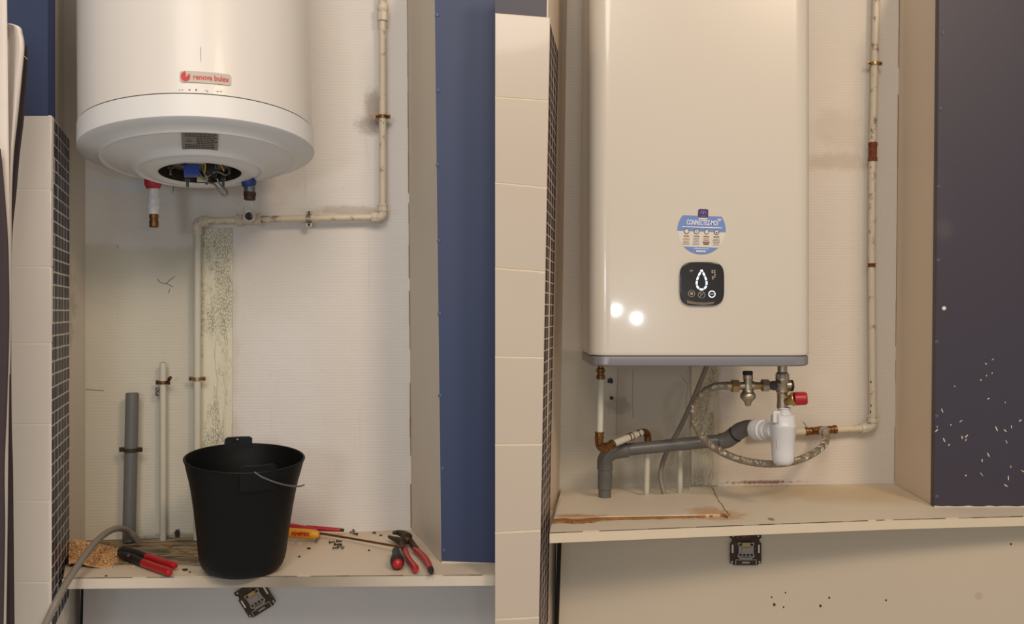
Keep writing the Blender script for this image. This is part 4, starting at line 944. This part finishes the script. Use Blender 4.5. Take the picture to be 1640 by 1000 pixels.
def ring(cx, cy, r, w, out=.0080, n=32):
    m = MB()
    for i in range(n):
        a, b = 2*math.pi*i/n, 2*math.pi*(i+1)/n
        m.prism([F3(cx+(r)*math.cos(a), cy+r*math.sin(a), out), F3(cx+r*math.cos(b), cy+r*math.sin(b), out), F3(cx+(r-w)*math.cos(b), cy+(r-w)*math.sin(b), out), F3(cx+(r-w)*math.cos(a), cy+(r-w)*math.sin(a), out)], (0, .0006, 0))
    return m
def disc(cx, cy, r, out=.0080, n=20): return MB().prism([F3(cx+r*math.cos(2*math.pi*i/n), cy+r*math.sin(2*math.pi*i/n), out) for i in range(n)], (0, .0006, 0))
b1 = part('button', ring(1106.5, 470.5, 5.6, 0.9), m_dim, tp, 'dim round button'); part('button_dot', disc(1106.5, 470.5, 2.6), m_dim, b1)
b2 = part('button', ring(1122.5, 472.5, 5.8, 0.9), m_dim, tp, 'dim round button with crossed marks')
part('button_icon', MB().prism([F3(1119, 475.5, .008), F3(1120, 476, .008), F3(1126, 469.5, .008), F3(1125, 469, .008)], (0, .0005, 0)).prism([F3(1119.5, 469.5, .008), F3(1121, 469, .008), F3(1122, 471, .008), F3(1120.5, 471.5, .008)], (0, .0005, 0)), m_dim, b2)
b3 = part('button', ring(1139, 471.5, 5.6, 1.2), m_led, tp, 'lit round button ring'); part('button_icon', MB().box(F3(1139, 471.5, .0082), (.0075, .0005, .003)), m_dim, b3)
wf_ = MB()
for r_ in (1.5, 3.0, 4.4):
    for i in range(6):
        a, b = math.radians(-135+15*i), math.radians(-120+15*i); cx, cy = 1106, 437
        wf_.prism([F3(cx+r_*math.cos(a), cy+r_*math.sin(a), .008), F3(cx+r_*math.cos(b), cy+r_*math.sin(b), .008), F3(cx+(r_-.8)*math.cos(b), cy+(r_-.8)*math.sin(b), .008), F3(cx+(r_-.8)*math.cos(a), cy+(r_-.8)*math.sin(a), .008)], (0, .0005, 0))
part('wireless_icon', wf_, m_dim, tp)
ic = MB()
for x, y in ((1139.5, 434), (1143, 434), (1139.5, 437), (1143, 437), (1143.8, 440.5), (1140, 444), (1143, 444), (1140, 447)): ic.box(F3(x, y, .0082), (.0034, .0005, .0032))
part('status_icon', ic, m_dim, tp)
part('brown_strip', MB().prism([F3(x, y, .0082) for x, y in ((1099, 481), (1105, 482.5), (1115, 484.5), (1130, 484.8), (1144, 483.6), (1140, 487.5), (1125, 489), (1108, 487.5), (1099, 486))], (0, .0005, 0)), M('brown_grey_strip', (112, 98, 84), .4), tp)  # brown grey strip along the panel's lower edge
# sticker
SR_ = math.radians(-2.0)
def S3(px, py, out):
    dx, dy = px-1123.5, py-370; ca, sa = math.cos(-SR_), math.sin(-SR_); return F3(1123.5+dx*ca-dy*sa, 370+dx*sa+dy*ca, out)
def circ_seg(cy0, cy1, n=16, cx=1123.5, cy=369, r=38.6):
    L_ = [(cx-math.sqrt(max(0, r*r-(y-cy)**2)), y) for y in [cy0+(cy1-cy0)*i/n for i in range(n+1)]]
    return L_+[(2*cx-x, y) for x, y in L_[::-1]]
st = part('sticker', MB().prism([S3(x, y, .0006) for x, y in circ_seg(346, 407.4)], (0, .0006, 0)), m_stickerwhite, hr, 'round pale blue and white sticker')
part('blue_band', MB().prism([S3(x, y, .0011) for x, y in circ_seg(346, 371)], (0, .0005, 0)), m_stickerblue, st)
part('blue_base', MB().prism([S3(x, y, .0011) for x, y in circ_seg(396, 407.4)], (0, .0005, 0)), m_stickerblue, st)
part('purple_badge', MB().prism([S3(1125+x, 342+y, .0018) for x, y in rrect(16, 14, 3)], (0, .0006, 0)), m_purple, st, 'purple square badge')
bm_ = MB().prism([S3(1125+5*math.cos(a), 343-5*math.sin(a), .0023) for a in [math.radians(10+16*i) for i in range(11)]]+[S3(1125+4*math.cos(a), 343-4*math.sin(a), .0023) for a in [math.radians(170-16*i) for i in range(11)]], (0, .0004, 0)).prism([S3(1124.3, 337.5, .0023), S3(1125.7, 337.5, .0023), S3(1125.9, 343.5, .0023), S3(1124.1, 343.5, .0023)], (0, .0004, 0)).box(S3(1125, 346.5, .0023), (.011, .0004, .0008))
part('badge_symbol', bm_, m_stickerblue, st)
part('badge_caption', MB().prism([S3(1117.5, 349, .0015), S3(1132.5, 349, .0015), S3(1131, 352, .0015), S3(1119, 352, .0015)], (0, .0004, 0)), m_stickerwhite, st)
tx = text_fit('CONNECTEZ-MOI', 50*kf, 8.0*kf, .00008); face_cam(tx, S3(1124, 356.8, .0016), SR_); part('lettering', tx, m_whiteprint, st, 'white lettering')
r4 = random.Random(8)
def fine(x0, x1, y, h, m, out=.0016, wmin=.6, wmax=2.2):
    x = x0
    while x < x1-.4:
        w = min(r4.uniform(wmin, wmax), x1-x); m.box(S3(x+w/2, y, out), (w*kf, .0003, h*kf)); x += w+.45
m = MB(); fine(1092, 1156, 364.3, 1.5, m); fine(1112, 1136, 398.6, 1.0, m); fine(1116, 1131, 402.6, 2.2, m); part('fine_print', m, m_whiteprint, st, kind='stuff')
m = MB(); m2 = MB(); m3 = MB()
for i, cx in enumerate((1099.5, 1115.5, 1131.5, 1147.5)):
    fine(cx-4.5, cx+4.5, 379, 1.3, m)
    for j in range(5 if i != 2 else 3):
        w = r4.uniform(4.2, 6); fine(cx-w, cx+w, 382.4+j*2.4, .9, m3 if (i % 2 or j > 2) else m2)
    if i == 2: fine(cx-5, cx+5, 389, 1.5, m); fine(cx-4, cx+4, 391.3, 1.3, m)
part('fine_print', m, m_print, st, kind='stuff'); part('fine_print', m2, m_orangeprint, st, kind='stuff'); part('fine_print', m3, m_dim, st, kind='stuff')
for i, cx in enumerate((1099.5, 1115.5, 1131.5, 1147.5)):
    rg = [(cx+4.3*math.cos(2*math.pi*q/18), 371.5+4.3*math.sin(2*math.pi*q/18)) for q in range(18)]
    if i == 2: rg = [(cx+3.6*math.sin(2*math.pi*q/18)*(1 if q not in (0,) else 0), 371.5-(5.6 if q == 0 else 4*math.cos(2*math.pi*q/18))) for q in range(18)]
    ro = part('icon', MB().prism([S3(x, y, .0016) for x, y in rg], (0, .0004, 0)), m_print, st)
    part('icon_face', MB().prism([S3(cx+(x-cx)*.78, 371.5+(y-371.5)*.78, .0021) for x, y in rg], (0, .0004, 0)), m_stickerwhite, ro)
    if i == 3: part('icon_mark', MB().box(S3(cx, 372, .0025), (.004, .0003, .0022)), m_print, ro)
    if i == 1: part('icon_mark', MB().box(S3(cx, 371.5, .0025), (.0008, .0003, .004)), m_print, ro)
m = MB()
for r_ in (1.6, 3.2, 4.8):
    for i in range(6):
        a, b = math.radians(-140+16*i), math.radians(-124+16*i); cx, cy = 1151.5, 354.5
        m.prism([S3(cx+r_*math.cos(a), cy+r_*math.sin(a), .0016), S3(cx+r_*math.cos(b), cy+r_*math.sin(b), .0016), S3(cx+(r_-.8)*math.cos(b), cy+(r_-.8)*math.sin(b), .0016), S3(cx+(r_-.8)*math.cos(a), cy+(r_-.8)*math.sin(a), .0016)], (0, .0004, 0))
part('wireless_icon', m, m_whiteprint, st)

# ================================================================== PIPES, RIGHT ALCOVE
# riser on the right
rs_ = thing('water_pipe', P(1397, 690, DR(1397)-.028), 'white painted riser pipe right of the boxy heater with rusty coupling, elbow and tee', 'pipe')
Dr = DR(1400)-.028; rp2 = 5.6*Dr/F
pipe(rs_, [P(1404.5, -40, Dr), P(1401, 102, Dr), P(1397.5, 240, Dr)], rp2, m_pipe)
pipe(rs_, [P(1397.5, 240, Dr), P(1396, 420, Dr), P(1398, 672, Dr)], rp2, m_pipe)
clamp(rs_, 1401, 102, Dr, DR(1401), 6.0, True, m_brass, 1.5)
union(rs_, (1398, 228), (1397.5, 259), 7.2, Dr, m_rust, 'coupling'); union(rs_, (1396, 422), (1396, 428), 6.6, Dr, m_rust, 'rusty_band')
for y, dx in ((650, -3), (660, -3.6), (655, 3.8), (612, -3)): part('paint_chip', MB().ball(P(1397.8+dx, y, Dr-rp2*.75), .0021, .8, .5, 1.6, 8), m_darkmetal, rs_)
part('elbow', MB().tube([P(*q) for q in spline([(1399, 668, Dr), (1399, 677, Dr), (1396, 684, Dr), (1386, 686, Dr), (1376, 686.5, Dr)], 6)], [.0106]*25, 18), m_fitW, rs_)
union(rs_, (1398.5, 665), (1398.5, 677), 9.0, Dr, m_fitW, 'compression_nut', 8); union(rs_, (1379, 686.5), (1389, 685.5), 8.8, Dr, m_fitW, 'compression_nut', 8)
Dt = DR(1315)-.030
pipe(rs_, [P(1380, 686.5, Dr), P(1334, 688.5, Dt)], rp2*.98, m_pipe)
tb = part('tee', MB().rev(P(1289, 691.5, Dt), P(1340, 688, Dt), [(0, .0086), (.02, .0112), (.10, .0112), (.12, .0095), (.2, .0095), (.22, .0108), (.26, .0092), (.5, .0112), (.74, .0092), (.78, .0108), (.8, .0095), (.88, .0095), (.9, .0115), (.98, .0115), (1, .009)], 24), m_copper, rs_, 'copper tee')
part('tee_outlet', MB().rev(P(1319, 689, Dt), P(1320, 692, Dt-.030), [(0, .011), (.6, .0105), (.62, .0135), (1, .0135)], 8), m_nickel, tb)
pipe(rs_, [P(1290, 691.5, Dt), P(1205, 694.5, DR(1200)-.03)], rp2, m_pipe)
for q in ([(1286, 676), (1289, 679), (1292, 684)],): part('paint_crack', MB().tube([P(x, y, DR(x)-.001) for x, y in q], .0006, 5), m_line, rs_)

# hot pipe on the left: brass union, white tube, copper elbows
Dh = 2.14
hpp = thing('water_pipe', P(962, 720, Dh), 'short hot water pipe with copper elbows under the left of the boxy heater', 'pipe')
part('union', vst(962, Dh, [(584, 5), (590, 5), (591, 7), (596, 7), (597, 5.6), (601, 5.6), (602, 7), (607, 7.2), (608, 5.4)], 24), m_copper, hpp, 'brass union')
pipe(hpp, [P(962.5, 606, Dh), P(960.5, 698, Dh)], 5.2*Dh/F, m_pipeW)
part('elbow', MB().tube([P(*q) for q in spline([(960, 694, Dh), (959.5, 705, Dh), (961, 714, Dh+.003), (967, 719, Dh+.012), (974, 716, Dh+.022), (980, 713, Dh+.03)], 6)], [.0098]*31, 18), m_copper, hpp)
union(hpp, (960, 692), (960, 702), 7.6, Dh, m_copper, 'elbow_collar'); union(hpp, (969, 718, Dh+.016), (982, 711.5, Dh+.032), 8.0, Dh+.02, m_copper, 'elbow_collar')
pipe(hpp, [P(978, 713, Dh+.03), P(1027, 693, Dh+.10)], 5.6*2.2/F, m_pipeW)
union(hpp, (1006, 701.5, Dh+.07), (1012, 699, Dh+.08), 6.6, Dh+.08, m_copper, 'rusty_band')
part('elbow', MB().tube([P(*q) for q in spline([(1020, 696, Dh+.09), (1028, 692.5, Dh+.105), (1035, 694, Dh+.115), (1037.5, 702, Dh+.12), (1037.5, 718, Dh+.12)], 6)], [.0088]*25, 18), m_copper, hpp)
pipe(hpp, [P(1037, 712, Dh+.12), P(1035, 812, Dh+.15)], 4.6*2.25/F, m_pipeW)
solo('pipe_stub', MB().tube([P(1089, 715, 2.33), P(1089, 800, 2.33)], 4.4*2.33/F, 14), m_pipeW, 'short white pipe rising through the shelf behind the grey drain', 'pipe')
solo('wall_hole', MB().rev(P(979.5, 638, DR(980)-.0035), P(979.5, 638, DR(980)+.0), [(0, .0028), (0, .0045), (1, .0048), (1, 0)], 16), m_blackrub, 'round dark plugged hole in the wall beside the hot pipe', 'hole')
q = [P(977+5*math.cos(t)*r3.uniform(.3, 1.1), 610+6*math.sin(t)*r3.uniform(.3, 1.2), DR(977)-.0015) for t in [i*math.pi/8 for i in range(16)]]
solo('wall_hole', MB().prism(q, (0, .0015, 0)), m_blackrub, 'ragged broken hole in the wall above the round one', 'hole')
# grey cable of the right heater
solo('cable', MB().tube([P(*q) for q in spline([(1134, 582, 2.24), (1122, 612, 2.26), (1106, 650, 2.28), (1088, 688, 2.30), (1072, 716, 2.31), (1062, 740, 2.31), (1058, 762, 2.30), (1062, 785, 2.29), (1070, 810, 2.28)], 8)], .0060, 14), m_cable, 'grey power cable running down from under the boxy heater behind the drain pipe', 'cable')
# grey drain
dr = thing('drain_pipe', P(969, 800, 2.245), 'grey plastic drain pipe sloping from the shelf up to the white siphon', 'pipe')
Dd = 2.245
part('pipe', vst(968.5, Dd, [(780, 10.2), (815, 10.2)]), m_greyR, dr)
part('socket', vst(968.8, Dd, [(742, 11), (743, 12.4), (752, 12.6), (753, 11.4), (758, 11.6), (766, 12.0), (767, 11.4), (783, 11.8), (784, 10)]), m_greyR, dr)
part('bend', MB().tube([P(*q) for q in spline([(968.5, 748, Dd), (968.5, 738, Dd), (973, 730, Dd), (983, 724, Dd), (994, 721, Dd), (1004, 720, Dd)], 6)], [.0182]*31, 24), m_greyR, dr)
part('sleeve', MB().rev(P(985, 723.5, Dd), P(1007, 720, Dd), [(0, .0182), (.9, .0186), (1, .016)], 28), m_greyR, dr)
part('pipe', MB().tube([P(1003, 720.5, Dd), P(1172, 704, 2.235)], .0150, 24), m_greyR, dr)
part('bend', MB().tube([P(*q) for q in spline([(1154, 707.5, 2.235), (1164, 705, 2.23), (1172, 700, 2.225), (1184, 691, 2.215), (1190, 688, 2.21)], 6)], [.0195]*25, 24), m_greyR, dr)
part('bend', MB().tube([P(*q) for q in spline([(1178, 695.5, 2.219), (1190, 688, 2.205), (1200, 685.5, 2.195), (1214, 687, 2.18)], 6)], [.0188]*19, 24), m_greyR, dr)
part('joint_ring', MB().rev(P(1176, 697, 2.221), P(1179, 695, 2.218), [(0, .0188), (.3, .0203), (.7, .0203), (1, .0188)], 28), m_blackrub, dr)
# siphon
Ds = 2.10
si = thing('siphon', P(1253.5, 746, Ds), 'white plastic siphon cup under the brass safety valve', 'siphon')
part('cup', vst(1254, Ds, [(664, 16), (665, 18.8), (680, 19.4), (681, 20.2), (684, 20.2), (685, 19.6), (701, 19.4), (702, 18.8), (728, 17.8), (736, 17.2), (741, 15.4), (744.5, 11), (745.5, 0)], 40), m_siphon, si)
part('funnel', vst(1255.5, Ds, [(653, 10.6), (655, 10.6), (656, 9.4), (664, 9.0), (672, 9.0)], 28), m_siphon, si)
part('cap', vst(1256, Ds, [(653, 9.0), (660, 9.2), (661, 11.6), (665, 12), (666, 9)], 28), m_siphon, si)
part('tab', MB().box(P(1243.5, 668, Ds-.0195), (.016, .006, .026)).box(P(1247, 671, Ds-.027), (.0022, .006, .024)), m_siphon, si, bev=.001)
part('rib', MB().box(P(1245.5, 710, Ds-.0245), (.0018, .004, .018)), m_siphon, si)
oA, oB = P(1238, 690, 2.11), P(1209, 688, 2.165)
part('outlet', MB().rev(oA, oB, [(0, .016), (.3, .0165), (.32, .0192), (.5, .0200), (.52, .0235), (.66, .0240), (.68, .0215), (1.0, .0225), (1.0, .018)], 32), m_siphon, si)
part('outlet_nut', MB().rev(oA.lerp(oB, .62), oB, [(0, .0238), (.2, .0250), (.8, .0245), (1, .019)], 20), m_siphon, si)
# safety group
Dg = 2.10
sg = thing('safety_valve', P(1254, 655, Dg), 'brass safety valve group with red knob under the right of the boxy heater', 'valve')
part('body', vst(1253, Dg, [(584, 7.5), (596, 7.5), (597, 9), (600, 10.4), (604, 10.4), (605, 10.8), (612, 10.8), (614, 9.8), (628, 10.2), (630, 8.4), (640, 8.0), (648, 8.6), (654, 8.6), (655, 7)], 28), m_nickel, sg)
rb = MB()
for i in range(10):
    a = 2*math.pi*i/10; c0 = P(1253, 603, Dg); d = Vector((math.cos(a), math.sin(a), 0))*.0148; rb.box(c0+d, (.002, .002, .010))
part('knurled_nut', rb, m_nickel, sg)
part('cross_body', MB().rev(P(1236, 618, Dg), P(1266, 618, Dg), [(0, .0105), (.3, .0112), (.35, .0128), (.5, .0118), (.72, .0120), (.75, .0134), (.97, .0134), (1, .012)], 28), m_nickel, sg)
part('side_cap', MB().rev(P(1265.5, 618, Dg), P(1270.5, 618, Dg), [(0, .0125), (.3, .0132), (.8, .0125), (1, .009)], 24), m_blackrub, sg, 'black side cap')
part('test_port', MB().rev(P(1240, 619, Dg), P(1240, 619, Dg-.024), [(0, .009), (.9, .0088), (1, .0078)], 20), m_blackrub, sg, 'black plug')
part('link_pipe', MB().rev(P(1207, 618, Dg), P(1240, 618, Dg), [(0, .0085), (.2, .0085), (.22, .0080), (.48, .0080), (.5, .009), (1, .010)], 24), m_brass, sg)
part('link_nut', MB().rev(P(1219, 617.5, Dg), P(1232, 617.5, Dg), [(0, .0110), (.12, .0150), (.88, .0150), (1, .0110)], 6), m_nickel, sg)
vA, vB = P(1258, 643, Dg-.006), P(1275, 638.5, Dg-.024)
part('valve_neck', MB().rev(vA, vB, [(0, .008), (.25, .0105), (.6, .0125), (.62, .0150), (.95, .0152), (1, .014)], 28), m_brass, sg)
part('relief_knob', MB().rev(P(1273.5, 639, Dg-.022), P(1293.5, 638.3, Dg-.030), [(0, .0142), (.05, .0152), (.7, .0146), (.9, .0136), (1, .010)], 12), m_red, sg, 'red ribbed relief knob')
# pressure reducer
pr = part('pressure_reducer', vst(1198, Dg, [(601, 7.8), (608, 7.8), (609, 7.0), (613, 7.4), (618, 9.0), (624, 8.2), (628, 9), (630, 11), (632, 12.2), (637, 12.4), (639, 11.2), (641, 8.8), (645, 5.6), (649, 4.8), (651, 2.5)], 28), m_nickel, sg, 'brass pressure reducer')
part('reducer_cap', vst(1197.5, Dg, [(594.5, 7), (595.5, 8), (600, 8), (601.5, 7)], 24), m_blackrub, pr, 'black plug')
part('reducer_inlet', MB().rev(P(1178, 618.5, Dg), P(1207, 618, Dg), [(0, .0085), (.6, .0090), (.7, .0105), (1, .0105)], 24), m_nickel, pr)
part('hose_nut', MB().rev(P(1171, 618.5, Dg), P(1183.5, 618.5, Dg), [(0, .0115), (.1, .0155), (.9, .0155), (1, .0115)], 6), m_brass, pr)
# braided hose
hpts = spline([(1173, 618.5, 2.10), (1162, 618, 2.10), (1146, 619.5, 2.103), (1130, 627, 2.11), (1117, 641, 2.12), (1111, 660, 2.13), (1114, 680, 2.14), (1125, 700, 2.15), (1142, 716, 2.155), (1165, 729, 2.16), (1195, 739, 2.163), (1228, 743.5, 2.168), (1262, 741.5, 2.18), (1290, 733, 2.20), (1312, 720, 2.25), (1323, 706, 2.31), (1322, 694, 2.375)], 10)
hc = [P(*q) for q in hpts]; rh = .0078
ho = thing('hose', hc[len(hc)//2], 'stainless braided flexible hose looping from the brass valve to the copper tee', 'hose')
part('hose_tube', MB().tube(hc, rh, 16), M('hose_core', (112, 100, 84), .5, .4, .2, 80), ho)
T_ = []; N_ = len(hc); fine_c = []
tot_l = [0]
for i in range(1, N_): tot_l.append(tot_l[-1]+(hc[i]-hc[i-1]).length)
u, w = frame_of(hc[1]-hc[0]); frames = []
for i in range(N_):
    t = (hc[min(i+1, N_-1)]-hc[max(i-1, 0)]).normalized(); u = (u-t*u.dot(t)).normalized(); frames.append((u.copy(), t.cross(u)))
def at_len(d):
    i = 0
    lo, hi = 0, N_-1
    while hi-lo > 1:
        m_ = (lo+hi)//2
        if tot_l[m_] <= d: lo = m_
        else: hi = m_
    f_ = (d-tot_l[lo])/(tot_l[hi]-tot_l[lo]+1e-9)
    return hc[lo].lerp(hc[hi], f_), frames[lo][0].lerp(frames[hi][0], f_).normalized(), frames[lo][1].lerp(frames[hi][1], f_).normalized()
steps = int(tot_l[-1]/.0022); br = MB()
for sgn in (-1, 1):
    for s in range(11):
        pts = []
        for j in range(steps+1):
            d = tot_l[-1]*j/steps; c0, uu, ww = at_len(d); a = sgn*d/.030*2*math.pi+2*math.pi*s/11
            pts.append(c0+(uu*math.cos(a)+ww*math.sin(a))*(rh+.0002+.0003*math.sin(a*11)))
        br.tube(pts, .0007, 4, caps=False)
part('braid', br, m_braid, ho, 'woven steel braid', kind='stuff')
part('ferrule', MB().rev(hc[0], hc[9], [(0, .0095), (1, .0092)], 20), m_nickel, ho); part('ferrule', MB().rev(hc[-7], hc[-1], [(0, .0092), (1, .0098)], 20), m_nickel, ho)
